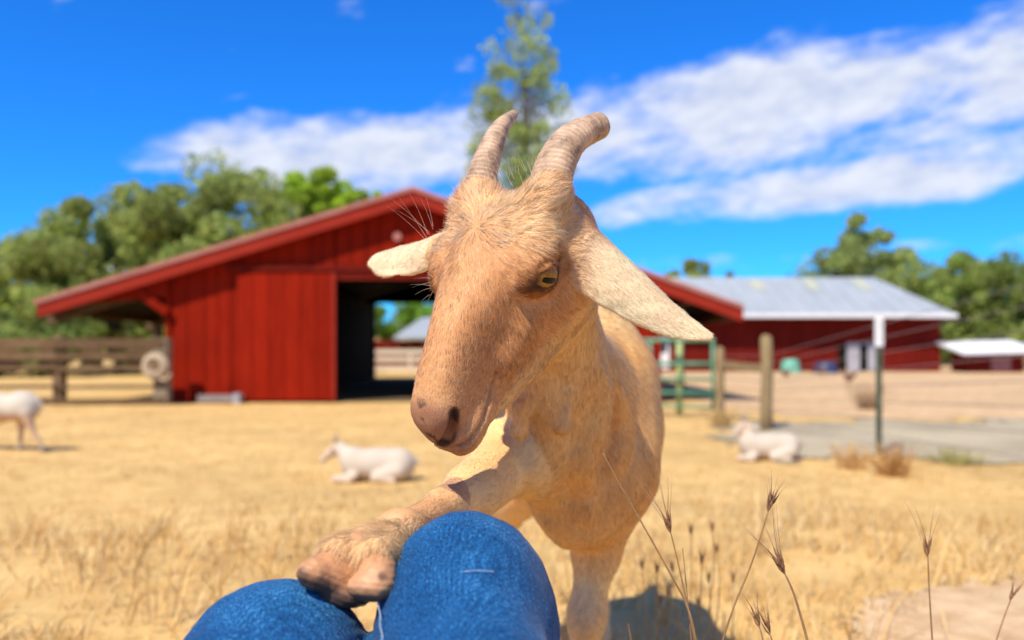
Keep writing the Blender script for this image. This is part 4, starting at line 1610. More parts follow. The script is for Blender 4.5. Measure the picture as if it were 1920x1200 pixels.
def coat(p):
    """colour of the coat by place on the animal"""
    a, b, c = head_coords(p)
    n1 = vnoise(p, 25, 1)
    n2 = vnoise(p, 80, 2)
    n3 = vnoise(p, 300, 3)
    col = np.tile(TAN, (len(p), 1))

    def mixin(target, w):
        nonlocal col
        w = np.clip(w, 0, 1)[:, None]
        col = col * (1 - w) + np.array(target) * w
    head = (a > -.07) & (a < .27) & (np.abs(b) < .075) & (c > -.13) & (c < .05)
    on = head.astype(float)
    # face: pale forehead and bridge, rusty sides of the muzzle and around the eyes
    mixin(CREAM, on * np.clip(.50 * np.exp(-((a - .030) / .050) ** 2) * (c > -.045) + .28 * n2, 0, .75))
    mixin((.64, .35, .15), on * .40 * np.exp(-(b / .022) ** 2) * (c > -.035))
    mixin(RUST, on * np.clip(.42 * np.exp(-((a - .150) / .045) ** 2 - ((np.abs(b) - .032) / .018) ** 2) + .22 * n1, 0, .55))
    mixin(RUST, on * .55 * np.exp(-((a - .083) / .028) ** 2 - ((c + .030) / .022) ** 2) * (np.abs(b) > .03))
    mixin(CREAM, on * .55 * sstep(-c, .074, .092))
    # nose leather and lips: pinkish brown
    nose = on * sstep(a, .218, .232) * sstep(c, -.064, -.050) * sstep(-np.abs(b), -.034, -.022)
    mixin((.33, .150, .085), nose * .85)
    mixin((.055, .035, .026), nose * np.clip((n3 - .42) * 4, 0, .8))
    mixin((.40, .20, .12), on * .55 * sstep(a, .214, .236) * sstep(-c, .056, .066))
    # dark rims: mouth, nostril, eye
    e1 = hl(*EYE_L)
    e2 = hl(*EYE_R)
    for e, s in ((e1, 1), (e2, -1)):
        er_, side, (out, fwd, up) = eye_ring(p, e, s)
        mixin((.045, .020, .014), on * side * .96 * sstep(-np.abs(er_ - 1.10), -.52, -.22))
        mixin(RUST * .7, on * side * .65 * sstep(-np.abs(er_ - 1.75), -.75, -.35))
        duct = line_dist(p, [e + fwd * .016 + out * .014 - up * .004, e + fwd * .027 + out * .009 - up * .0075, e + fwd * .036 + out * .004 - up * .0075])
        mixin((.07, .028, .016), on * side * .85 * (1 - sstep(duct, .0016, .0050)))
    for s in (-1, 1):
        mixin((.12, .050, .030), on * .75 * (1 - sstep(line_dist(p, MOUTH[s]), .0008, .0028)))
        mixin((.05, .020, .014), on * .95 * (1 - sstep(line_dist(p, NOSTRIL[s]), .0045, .0075)))
    # body: cream mottling, highlight painted over back and neck, whitish legs
    z, y, x = p[:, 2], p[:, 1], p[:, 0]
    body = 1 - on
    mixin(BODY, body * .8)
    mixin(CREAM, body * np.clip(.25 + .45 * n1 + .5 * sstep(z, .93, 1.02), 0, .75))  # cream growing with height imitates sunlight on back and neck
    mixin(RUST, body * .40 * np.exp(-((x - .06) / .05) ** 2 - ((y - .98) / .05) ** 2 - ((z - .90) / .07) ** 2))
    legs = body * sstep(-z, -.72, -.66)
    mixin(WHITE, legs * .7)
    raised = body * leg_weight(p)
    mixin(WHITE, raised * .45)
    mixin(TAN, raised * .65 * sstep(-y, -.80, -.72))
    toe = raised * sstep(-y, -.668, -.650)
    mixin(CREAM, toe * .6)
    # ears: cream
    er = ((b > .052) & (a > -.06) & (z > .93) & (y < .92)) | ((b < -.060) & (z > .95) & (y > .83) & (x < -.05))
    er = er & (np.linalg.norm(p - hl(*EYE_L), axis=1) > .036) & (np.linalg.norm(p - hl(*EYE_R), axis=1) > .030)
    mixin((.96, .72, .44), er * .9 * sstep(np.abs(b), .052, .075))
    col *= (1 + .10 * n2 + .06 * n3)[:, None]
    return np.clip(col, .02, .92)


LEG = [np.array((.000, .965, .836)), np.array(at(884, 922, .835)), np.array(at(748, 1008, .672)), np.array(at(650, 1060, .605))]


def leg_weight(p):
    d = np.full(len(p), 9.0)
    for q, r_ in zip(LEG[:-1], LEG[1:]):
        ab = r_ - q
        t = np.clip(((p - q) @ ab) / (ab @ ab), 0, 1)
        d = np.minimum(d, np.linalg.norm(p - q - t[:, None] * ab, axis=1))
    return (1 - sstep(d, .045, .075)) * sstep(-p[:, 1], -1.0, -.93)


def comb_dir(p, nrm):
    """which way the coat lies"""
    a, b, c = head_coords(p)
    head = (a > -.07) & (a < .27) & (np.abs(b) < .08) & (c > -.13) & (c < .05)
    D = np.zeros_like(p)
    # head: hair spreads from a whorl on the forehead, cheeks lie back and down
    wa, wb = a - .060, b
    rad = wa[:, None] * HF[None] * 1.0 + (wb * 1.5)[:, None] * HL[None]
    down = -HU[None] * .9 - HF[None] * .25
    w = np.clip((-c - .02) / .05, 0, 1)[:, None] * np.clip((np.abs(b) - .02) / .02, 0, 1)[:, None]
    rad = rad / (np.linalg.norm(rad, axis=1, keepdims=True) + 1e-6)
    d_head = rad * (1 - .75 * w) + down * .75 * w
    d_body = np.tile(np.array([.02, .55, -.80]), (len(p), 1))
    neck = sstep(-p[:, 1], -1.0, -.90)[:, None]
    d_body = d_body * (1 - neck) + np.array([.1, .15, -1.0]) * neck
    D = np.where(head[:, None], d_head, d_body)
    lw = leg_weight(p) * (~head)
    raised = lw > .5
    ld = np.array(at(748, 1008, .672)) - np.array(at(884, 922, .835))
    D = D * (1 - lw[:, None]) + ld[None] / np.linalg.norm(ld) * lw[:, None]
    toe = raised & (p[:, 1] < .66)
    D = np.where(toe[:, None], np.array([-.55, -.25, -.8])[None], D)
    e1 = (b > .065) & (p[:, 2] > .93) & (p[:, 1] < .92) & (np.linalg.norm(p - hl(*EYE_L), axis=1) > .036)
    D = np.where(e1[:, None], np.array([.75, .1, -.62])[None], D)
    e2 = (b < -.062) & (p[:, 2] > .95) & (p[:, 0] < -.05)
    D = np.where(e2[:, None], np.array([-.7, .6, -.2])[None], D)
    # swirl noise
    D = D + .28 * np.stack([vnoise(p, 60, 11), vnoise(p, 60, 12), vnoise(p, 60, 13)], 1)
    D = D - nrm * (D * nrm).sum(1, keepdims=True)
    return D / (np.linalg.norm(D, axis=1, keepdims=True) + 1e-9), head, e1 | e2, raised, toe


def hair_object(name, roots, nrm, comb, length, lift, width, cols, parent, mat, wob=.12, npt=5):
    n = len(roots)
    t = np.linspace(0, 1, npt)[None, :, None]
    lf = lift[:, None, None]
    jit = rng.normal(0, wob, (n, 1, 3))
    d0 = nrm[:, None, :]
    d1 = comb[:, None, :]
    pos = roots[:, None, :] + length[:, None, None] * (d1 * (t * .96 + .0) + d0 * lf * (t - .42 * t * t) + jit * t * t)
    cu = bpy.data.hair_curves.new(name)
    cu.add_curves([npt] * n)
    cu.attributes['position'].data.foreach_set('vector', pos.astype(np.float32).ravel())
    ra = cu.attributes.new('radius', 'FLOAT', 'POINT')
    prof = np.linspace(1, .18, npt)[None, :] * width[:, None]
    ra.data.foreach_set('value', prof.astype(np.float32).ravel())
    ca = cu.attributes.new('Col', 'FLOAT_COLOR', 'CURVE')
    c4 = np.ones((n, 4), np.float32)
    c4[:, :3] = np.clip(cols, 0.01, .95)
    ca.data.foreach_set('color', c4.ravel())
    sa = cu.attributes.new('skin_normal', 'FLOAT_VECTOR', 'CURVE')
    sa.data.foreach_set('vector', np.ascontiguousarray(nrm, dtype=np.float32).ravel())
    cu.materials.append(mat)
    o = link(name, cu, None, parent)
    return o


def fur_material():
    mt = bpy.data.materials.new('fur')
    mt.use_nodes = True
    nt = mt.node_tree
    N, L = nt.nodes, nt.links
    N.clear()
    out = N.new('ShaderNodeOutputMaterial')
    at_ = N.new('ShaderNodeAttribute')
    at_.attribute_name = 'Col'
    pb = N.new('ShaderNodeBsdfPrincipled')
    pb.inputs['Roughness'].default_value = .45
    pb.inputs['Specular IOR Level'].default_value = .35
    L.new(at_.outputs['Color'], pb.inputs['Base Color'])
    # short sleek hair lies flat: it takes most of its shading from the skin it covers
    sn = N.new('ShaderNodeAttribute')
    sn.attribute_name = 'skin_normal'
    ge = N.new('ShaderNodeNewGeometry')
    mxn = N.new('ShaderNodeMix')
    mxn.data_type = 'VECTOR'
    mxn.inputs[0].default_value = .25
    L.new(sn.outputs['Vector'], mxn.inputs[4])
    L.new(ge.outputs['Normal'], mxn.inputs[5])
    nm = N.new('ShaderNodeVectorMath')
    nm.operation = 'NORMALIZE'
    L.new(mxn.outputs[1], nm.inputs[0])
    L.new(nm.outputs[0], pb.inputs['Normal'])
    tr = N.new('ShaderNodeBsdfTranslucent')
    L.new(at_.outputs['Color'], tr.inputs[0])
    ms = N.new('ShaderNodeMixShader')
    ms.inputs[0].default_value = .15
    L.new(pb.outputs[0], ms.inputs[1])
    L.new(tr.outputs[0], ms.inputs[2])
    L.new(ms.outputs[0], out.inputs[0])
    return mt


def build_goat():
    global GOAT_V, GOAT_F
    g = empty('tan_goat', (.09, 1.3, RISE), 'tan goat with short horns resting a hoof on the blue jeans', 'goat')
    prims = goat_prims()
    YC = 1.005
    fine = Field((-.20, .575, .715), (.255, YC + .03, 1.165), .0020).apply(prims)
    v1, f1 = fine.mesh()
    v1 = relax(v1, f1, 3)
    keep = (v1[f1][:, :, 1].max(1) < YC + .006) & (v1[f1][:, :, 2].min(1) > .7185)
    f1 = f1[keep]
    coarse = Field((-.20, .90, .345), (.32, 1.95, 1.06), .005).apply(prims)
    v2, f2 = coarse.mesh()
    v2 = relax(v2, f2, 3)
    keep = (v2[f2][:, :, 1].min(1) > YC - .004) | (v2[f2][:, :, 2].max(1) < .7225)
    f2 = f2[keep]
    V = np.concatenate([v1, v2])
    Fc = np.concatenate([f1, f2 + len(v1)])
    used, inv = np.unique(Fc, return_inverse=True)
    V, Fc = V[used], inv.reshape(Fc.shape)
    # small relief: loose skin on the body, hair tufts on the brow
    N_ = vnormals(V, Fc)
    a, b, c = head_coords(V)
    body = sstep(V[:, 1], .93, 1.02)
    V = V + N_ * (body * .0032 * vnoise(V * np.array([1, .6, .40]), 60, 31))[:, None]
    brow = np.exp(-((a - .03) / .03) ** 2) * (np.abs(b) < .06) * (c > -.02)
    V = V + N_ * (brow * .0030 * vnoise(V, 120, 32))[:, None]
    er = ((b > .062) & (V[:, 2] > .93) & (V[:, 1] < .92)) | ((b < -.062) & (V[:, 2] > .95) & (V[:, 0] < -.05))
    V = V + N_ * (er * .0013 * vnoise(V @ np.array([[.5, 0, .6], [0, 1, 0], [-.9, 0, .8]]), 110, 33))[:, None]
    N_ = vnormals(V, Fc)
    me = mesh_np('goat_body', V, Fc, True)
    set_col(me, coat(V) * .9)
    skin = attr_mat('goat_skin', rough=.75, spec=.15, bump=.25, bscale=700)
    link('body', me, skin, g)
    GOAT_V, GOAT_F = V, Fc
    return g, V, Fc, N_


def grow_fur(g, V, Fc, N_):
    p0, p1, p2, p3 = (V[Fc[:, i]] for i in range(4))
    area = .5 * np.linalg.norm(np.cross(p2 - p0, p3 - p1), axis=1)
    cen = (p0 + p1 + p2 + p3) / 4
    a, b, c = head_coords(cen)
    near = cen[:, 1] < 1.0
    dens = .22 + .78 * (1 - sstep(cen[:, 1], .97, 1.28))
    # bare skin: nose leather, eye openings, toe tips
    nose = sstep(a, .222, .232) * sstep(c, -.062, -.050) * (np.abs(b) < .032)
    dens = dens * (1 - .93 * nose)
    for e, s in ((hl(*EYE_L), 1), (hl(*EYE_R), -1)):
        er_, side, _ = eye_ring(cen, e, s)
        dens = np.where((er_ < 1.10) & side, 0, dens)
    dens = np.where(cen[:, 2] < .50, .05, dens)
    for s in (-1, 1):
        dens = dens * sstep(line_dist(cen, MOUTH[s]), .0010, .0026) * sstep(line_dist(cen, NOSTRIL[s]), .006, .009)
    w = area * dens
    NH = 330000
    idx = rng.choice(len(Fc), NH, p=w / w.sum())
    u, v = rng.random((NH, 1)), rng.random((NH, 1))
    P = (p0[idx] * (1 - u) + p1[idx] * u) * (1 - v) + (p3[idx] * (1 - u) + p2[idx] * u) * v
    Nn = (N_[Fc[idx, 0]] * (1 - u) + N_[Fc[idx, 1]] * u) * (1 - v) + (N_[Fc[idx, 3]] * (1 - u) + N_[Fc[idx, 2]] * u) * v
    Nn /= np.linalg.norm(Nn, axis=1, keepdims=True) + 1e-9
    C_, head, ear, raised, toe = comb_dir(P, Nn)
    a, b, c = head_coords(P)
    L_ = np.full(NH, .0075)
    lift = np.full(NH, .09)
    muz = sstep(a, .10, .23)
    L_ = np.where(head, .0064 - .0034 * muz, L_)
    brow = head & (a < .075) & (c > -.03)
    L_ = np.where(brow, .0102, L_)
    lift = np.where(brow, .36, lift)
    L_ = np.where(ear, .0042, L_)
    lift = np.where(ear, .2, lift)
    L_ = np.where(raised, .0048, L_)
    L_ = np.where(toe, .0125, L_)
    L_ = L_ * rng.uniform(.65, 1.25, NH)
    far = P[:, 1] > 1.0
    width = (.000115 + .00010 * sstep(P[:, 1], .97, 1.28)) * rng.uniform(.7, 1.3, NH)
    # clumps: hairs lean towards a neighbouring guide
    cell = np.where(brow, .0045, .0028)
    key = np.floor(P / cell[:, None] + .31 * vnoise(P, 300, 41)[:, None]).astype(np.int64)
    hsh = (key[:, 0] * 73856093) ^ (key[:, 1] * 19349663) ^ (key[:, 2] * 83492791)
    ctr = (key + .5) * cell[:, None]
    pull = ctr - P
    pull -= Nn * (pull * Nn).sum(1, keepdims=True)
    hr = np.abs(np.sin(hsh.astype(float) * 12.9898) * 43758.5453) % 1.0
    Cc = C_ + pull / L_[:, None] * .38
    amp = np.where(ear, .10, np.where(brow, 1.0, np.where(head, .80, .58)))
    tone = (1.0 - .58 * amp + amp * hr) * rng.uniform(.86, 1.14, NH)
    cols = coat(P) * tone[:, None]
    white = rng.random(NH) < np.where(ear, 0, np.where(brow, .34, np.where(head, .12, .06)))
    for e, s in ((hl(*EYE_L), 1), (hl(*EYE_R), -1)):
        er_, side, _ = eye_ring(P, e, s)
        white &= ~((er_ < 3.2) & side)
        cols = np.where(((er_ < 1.9) & side & head)[:, None], cols * np.array([.80, .74, .70]), cols)
    cols = np.where(white[:, None], cols * .35 + np.array([.93, .76, .54]) * .65, cols)
    fm = fur_material()
    hair_object('fur', P, Nn, Cc, L_, lift * rng.uniform(.6, 1.4, NH), width, cols, g, fm)['kind'] = 'stuff'
    return fm


HORN_BANDS = []


def horn_mesh(path, radii, ridge, seg=28, blunt=True, sq=.82):
    C = catmull([tuple(p) for p in path], 90)
    rad = hermite(np.linspace(0, 1, len(radii)), radii, np.linspace(0, 1, 90))
    T = np.gradient(C, axis=0)
    T /= np.linalg.norm(T, axis=1, keepdims=True)
    s = np.cross(T[0], [0, 0, 1.0])
    s /= np.linalg.norm(s)
    v, f = [], []
    r_ = np.random.default_rng(3)
    ph = np.cumsum(r_.uniform(.15, 1.15, 90))
    HB = []
    for i in range(90):
        s = s - T[i] * (s @ T[i])
        s /= np.linalg.norm(s)
        u = np.cross(T[i], s)
        rg = 1 + ridge * (math.sin(ph[i] * 2.2) + .5 * math.sin(ph[i] * 5.1)) * (1 - .45 * i / 90)
        for k in range(seg):
            an = 2 * math.pi * k / seg
            wob = 1 + .018 * math.sin(3 * an + i * .12) + .010 * math.sin(7 * an - i * .3) + r_.normal(0, .004)
            v.append(C[i] + (s * math.cos(an) + u * math.sin(an) * sq) * rad[i] * rg * wob)
            HB.append(.5 + .5 * math.sin(ph[i] * 2.2 + .25 * math.sin(2 * an)))
    for i in range(89):
        for k in range(seg):
            k2 = (k + 1) % seg
            f.append((i * seg + k, i * seg + k2, (i + 1) * seg + k2, (i + 1) * seg + k))
    # rounded end
    base = len(v) - seg
    e = C[-1]
    prev = base
    for q, (rr, out) in enumerate(((.93, .07), (.75, .12), (.3, .14)) if blunt else ((.86, .10), (.55, .20), (.2, .25))):
        off = len(v)
        for k in range(seg):
            HB.append(.7)
            p = e + (v[base + k] - e) * rr + T[-1] * rad[-1] * out * (1.0 if blunt else 3.0)
            v.append(p)
        for k in range(seg):
            k2 = (k + 1) % seg
            f.append((prev + k, prev + k2, off + k2, off + k))
        prev = off
    f.append(tuple(prev + k for k in range(seg)))
    HORN_BANDS.append(np.array(HB))
    return v, f


def horn_material():
    mt, nt, p = nodes_of('horn')
    N, L = nt.nodes, nt.links
    tc = N.new('ShaderNodeTexCoord')
    n1 = N.new('ShaderNodeTexNoise')
    n1.inputs['Scale'].default_value = 60
    n1.inputs['Detail'].default_value = 8
    n1.inputs['Roughness'].default_value = .7
    L.new(tc.outputs['Object'], n1.inputs['Vector'])
    rp = N.new('ShaderNodeValToRGB')
    el = rp.color_ramp.elements
    el[0].position, el[0].color = .30, (.17, .11, .07, 1)
    el[1].position, el[1].color = .72, (.70, .49, .33, 1)
    e = el.new(.46)
    e.color = (.45, .30, .19, 1)
    L.new(n1.outputs[0], rp.inputs[0])
    at_ = N.new('ShaderNodeAttribute')
    at_.attribute_name = 'Col'
    mxh = N.new('ShaderNodeMix')
    mxh.data_type = 'RGBA'
    mxh.blend_type = 'MULTIPLY'
    mxh.inputs[0].default_value = 1
    L.new(rp.outputs[0], mxh.inputs[6])
    L.new(at_.outputs['Color'], mxh.inputs[7])
    L.new(mxh.outputs[2], p.inputs['Base Color'])
    p.inputs['Roughness'].default_value = .55
    p.inputs['Specular IOR Level'].default_value = .35
    bn = N.new('ShaderNodeTexNoise')
    bn.inputs['Scale'].default_value = 420
    bn.inputs['Detail'].default_value = 6
    L.new(tc.outputs['Object'], bn.inputs['Vector'])
    bp = N.new('ShaderNodeBump')
    bp.inputs['Strength'].default_value = .5
    bp.inputs['Distance'].default_value = .0012
    L.new(bn.outputs[0], bp.inputs['Height'])
    L.new(bp.outputs[0], p.inputs['Normal'])
    return mt


def eye_parts(g):
    # amber iris with a level slot pupil; the ball is built with real rings of faces
    iris = ramp_mat('amber_iris', [(.3, (.22, .090, .012)), (.55, (.38, .175, .026)), (.8, (.50, .26, .05))], scale=500, rough=.35, spec=.25, stretch=(1, 1, 1))
    pupil = ramp_mat('pupil', [(.3, (.004, .004, .004)), (.7, (.008, .007, .007))], rough=.3, spec=.12)
    white = ramp_mat('eye_rim', [(.3, (.10, .055, .035)), (.7, (.18, .10, .06))], rough=.2, spec=.6)
    for mt_ in (iris, pupil, white):
        pb = mt_.node_tree.nodes['Principled BSDF']
        pb.inputs['Coat Weight'].default_value = 0.10
        pb.inputs['Coat Roughness'].default_value = .03
    for e, s in ((EYE_L, 1), (EYE_R, -1)):
        c = Vector(hl(*e))
        out = Vector(HL * s)
        look = (out * .88 + Vector(HF) * .38 - Vector(HU) * .16).normalized()
        rt = Vector(HF).cross(look).normalized()
        lv = look.cross(Vector((0, 0, 1))).normalized()        # level axis of the slot pupil
        vt = lv.cross(look).normalized()
        bm = bmesh.new()
        bmesh.ops.create_uvsphere(bm, u_segments=40, v_segments=32, radius=ER)
        M = Matrix((lv, vt, look)).transposed().to_4x4()
        for f in bm.faces:
            q = f.calc_center_median()
            x, y, z = q.x, q.y, q.z
            rr = math.hypot(x, y)
            if z > 0 and rr < ER * .86:
                f.material_index = 0
            else:
                f.material_index = 2
        for v in bm.verts:
            v.co = c + (M @ v.co)
        me = bpy.data.meshes.new('eyeball')
        bm.to_mesh(me)
        bm.free()
        me.materials.append(iris)
        me.materials.append(pupil)
        me.materials.append(white)
        me.polygons.foreach_set('use_smooth', np.ones(len(me.polygons), bool))
        eo = link('eyeball', me, None, g)
        # slot pupil, a thin curved lens on the ball
        pv, pf = [], []
        nx, ny = 14, 5
        for i in range(nx + 1):
            for j in range(ny + 1):
                x = (-1 + 2 * i / nx)
                y = (-1 + 2 * j / ny)
                xx = x * .0078
                yy = y * .0028 * (1 - .35 * abs(x) ** 4)
                zz_ = math.sqrt((ER + .00012) ** 2 - xx * xx - yy * yy)
                pv.append(c + lv * xx + vt * yy + look * zz_)
        for i in range(nx):
            for j in range(ny):
                q = i * (ny + 1) + j
                pf.append((q, q + 1, q + ny + 2, q + ny + 1))
        po = solid('pupil', (pv, pf), pupil)
        po.parent = eo


def lashes(g, fm):
    roots, nr, cm, ln, li, wd, cl = [], [], [], [], [], [], []
    for e, s in ((EYE_L, 1), (EYE_R, -1)):
        c = hl(*e)
        out = HL * s
        fwd = HF * .87 + HU * .45
        fwd = fwd - out * fwd.dot(out)
        fwd /= np.linalg.norm(fwd)
        up = np.cross(fwd, out)
        if up.dot(HU) < 0:
            up = -up
        for k in range(22):
            t = rng.uniform(-.8, .62)
            p = c + out * (.0190 - .004 * t * t) + fwd * (t * .0125) + up * (.0030 * (1 - t * t))
            d = out * .38 - up * .95 + fwd * rng.normal(.05, .14)
            d /= np.linalg.norm(d)
            roots.append(p); nr.append(out); cm.append(d); ln.append(rng.uniform(.006, .0095)); li.append(.12); wd.append(.00009)
            cl.append((.22, .15, .10) if rng.random() < .3 else (.05, .03, .02))
    # long pale brow hairs beyond the far brow, cheek bristles, chin whiskers
    def strand(px0, py0, D0, px1, py1, D1, col=(.78, .54, .36), w=.00010, bend=.38):
        p, q = np.array(at(px0, py0, D0)), np.array(at(px1, py1, D1))
        d = q - p
        L_ = np.linalg.norm(d)
        roots.append(p); nr.append(np.array([0, 0, 1.0])); cm.append(d / L_); ln.append(L_); li.append(bend); wd.append(w); cl.append(col)
    for q in ((806, 440, 722, 388), (800, 446, 745, 392), (802, 440, 768, 372), (812, 430, 787, 378), (806, 436, 735, 410), (812, 424, 800, 380), (798, 450, 722, 405)):
        strand(q[0], q[1], .785, q[2], q[3], .80)
    for q in ((806, 530, 772, 552), (808, 536, 768, 545), (806, 522, 775, 532), (812, 545, 800, 590), (808, 540, 780, 560), (806, 552, 792, 575), (812, 520, 790, 512)):
        strand(q[0], q[1], .755, q[2], q[3], .765, col=(.70, .50, .34), w=.00013)
    strand(778, 712, .70, 760, 702, .70)
    for k in range(16):
        b = rng.uniform(-.02, .02)
        p = hl(rng.uniform(.20, .238), b, -.082)
        roots.append(p); nr.append(-HU); cm.append(HF * .3 - HU * .8 + HL * rng.normal(0, .2)); ln.append(rng.uniform(.006, .012)); li.append(.2); wd.append(.00012); cl.append((.8, .65, .45))
    for k in range(46):                                          # stray hairs on the crown between the horns
        p = hl(rng.uniform(-.012, .018), rng.uniform(-.045, .045), rng.uniform(.012, .018))
        d = HU * .8 - HF * .5 + HL * rng.normal(0, .35)
        roots.append(p); nr.append(HU); cm.append(d / np.linalg.norm(d)); ln.append(rng.uniform(.010, .022)); li.append(.2); wd.append(.00013); cl.append((.85, .62, .40))
    o = hair_object('whiskers', np.array(roots), np.array(nr), np.array(cm), np.array(ln), np.array(li), np.array(wd), np.array(cl), g, fm, wob=.05, npt=7)
    o['kind'] = 'stuff'


def sculpt_hoof(parts, lo, hi, top, low, sole_pt, sole_n, dark_pts, mat, parent):
    """one claw as a sculpted solid; colour runs from pale horn at the hairline to dark at the worn sole"""
    v, f = Field(lo, hi, .0012).apply(parts).mesh()
    v = relax(v, f, 2)
    n = vnormals(v, f)
    ring = np.sin(((v - np.array(sole_pt)) @ (np.array(sole_n, float) / np.linalg.norm(sole_n))) * 2 * math.pi / .0042 + 1.6 * vnoise(v, 160, 70))
    v = v + n * (.00030 * vnoise(v, 900, 71) + .0003 * vnoise(v, 260, 72) + .00016 * ring)[:, None]
    me = mesh_np('hoof', v, f, True)
    sn = np.array(sole_n, float)
    sn /= np.linalg.norm(sn)
    h = (v - np.array(sole_pt)) @ sn                     # >0 towards the sole
    t = sstep(h + .0016 * vnoise(v, 420, 73), -.006, .004)[:, None]
    col = np.array(top) * (1 - t) + np.array(low) * t
    col = col * (1 + .16 * vnoise(v, 300, 74) + .10 * vnoise(v, 1100, 75))[:, None]
    for p, r1 in dark_pts:
        w = (1 - sstep(np.linalg.norm(v - np.array(p), axis=1) * (1 + .35 * vnoise(v, 500, 76)), r1 * .3, r1))[:, None] * .7
        col = col * (1 - w) + np.array([.03, .018, .012]) * w
    set_col(me, np.clip(col, .01, .9))
    return link('hoof', me, mat, parent)


def claw(name, heel, toe, sole_n, side, w, h, mats, parent):
    """hoof claw: wedge from heel to toe with a flat sole facing sole_n; sloping front wall, dark sole"""
    a, t = Vector(heel), Vector(toe)
    d = (t - a)
    L_ = d.length
    d.normalize()
    sn = Vector(sole_n)
    sn = (sn - d * sn.dot(d)).normalized()
    sd = d.cross(sn).normalized()
    v, f, mi = [], [], []
    n, m_ = 20, 24
    r_ = np.random.default_rng(int(abs(heel[0]) * 1e5) % 9999)
    for i in range(n + 1):
        q = i / n
        c = a + d * L_ * q
        ww = w * (.80 + .35 * math.sin(min(1, q * 1.6) * 1.9) - .75 * max(0, q - .45) ** 1.35)
        hh = h * (1.0 - .30 * q - .62 * max(0, q - .30) ** 1.1)
        if i == 0:
            ww, hh = ww * .75, hh * .85
        if i == n:
            ww, hh = ww * .55, hh * .6
        rid = 1 + .014 * math.sin(i * 1.9) + .010 * math.sin(i * 4.3 + 1)
        for k in range(m_):
            an = 2 * math.pi * k / m_
            x, y = math.cos(an), math.sin(an)
            # y from -1 (sole) to 1 (top): flat sole, wall leaning inward towards the top
            yy = (max(y, -.55) + .55) / 1.55 * hh
            lean = 1 - .42 * (yy / max(hh, 1e-5)) ** 1.6
            sx = ww * .5 * (abs(x) ** .55) * (1 if x > 0 else -1) * rid * lean
            if y < -.55:
                sx *= abs(x) / max(abs(x), .25) * .97
                yy = -.0006 * r_.random()
            if x * side < 0:
                sx *= .80
            v.append(c + sd * sx - sn * yy + sn * h * .45 + Vector(r_.normal(0, .00018, 3)))
    for i in range(n):
        for k in range(m_):
            k2 = (k + 1) % m_
            f.append((i * m_ + k, i * m_ + k2, (i + 1) * m_ + k2, (i + 1) * m_ + k))
            mi.append(1 if math.sin(2 * math.pi * (k + .5) / m_) < -.62 + .10 * r_.random() or i >= n - 1 else 0)
    f.append(tuple(range(m_)))
    f.append(tuple(n * m_ + k for k in range(m_)))
    mi += [0, 1]
    o = solid(name, (v, f), mats[0], parent)
    o.data.materials.append(mats[1])
    o.data.polygons.foreach_set('material_index', np.array(mi, np.int32))
    return smooth_obj(o)


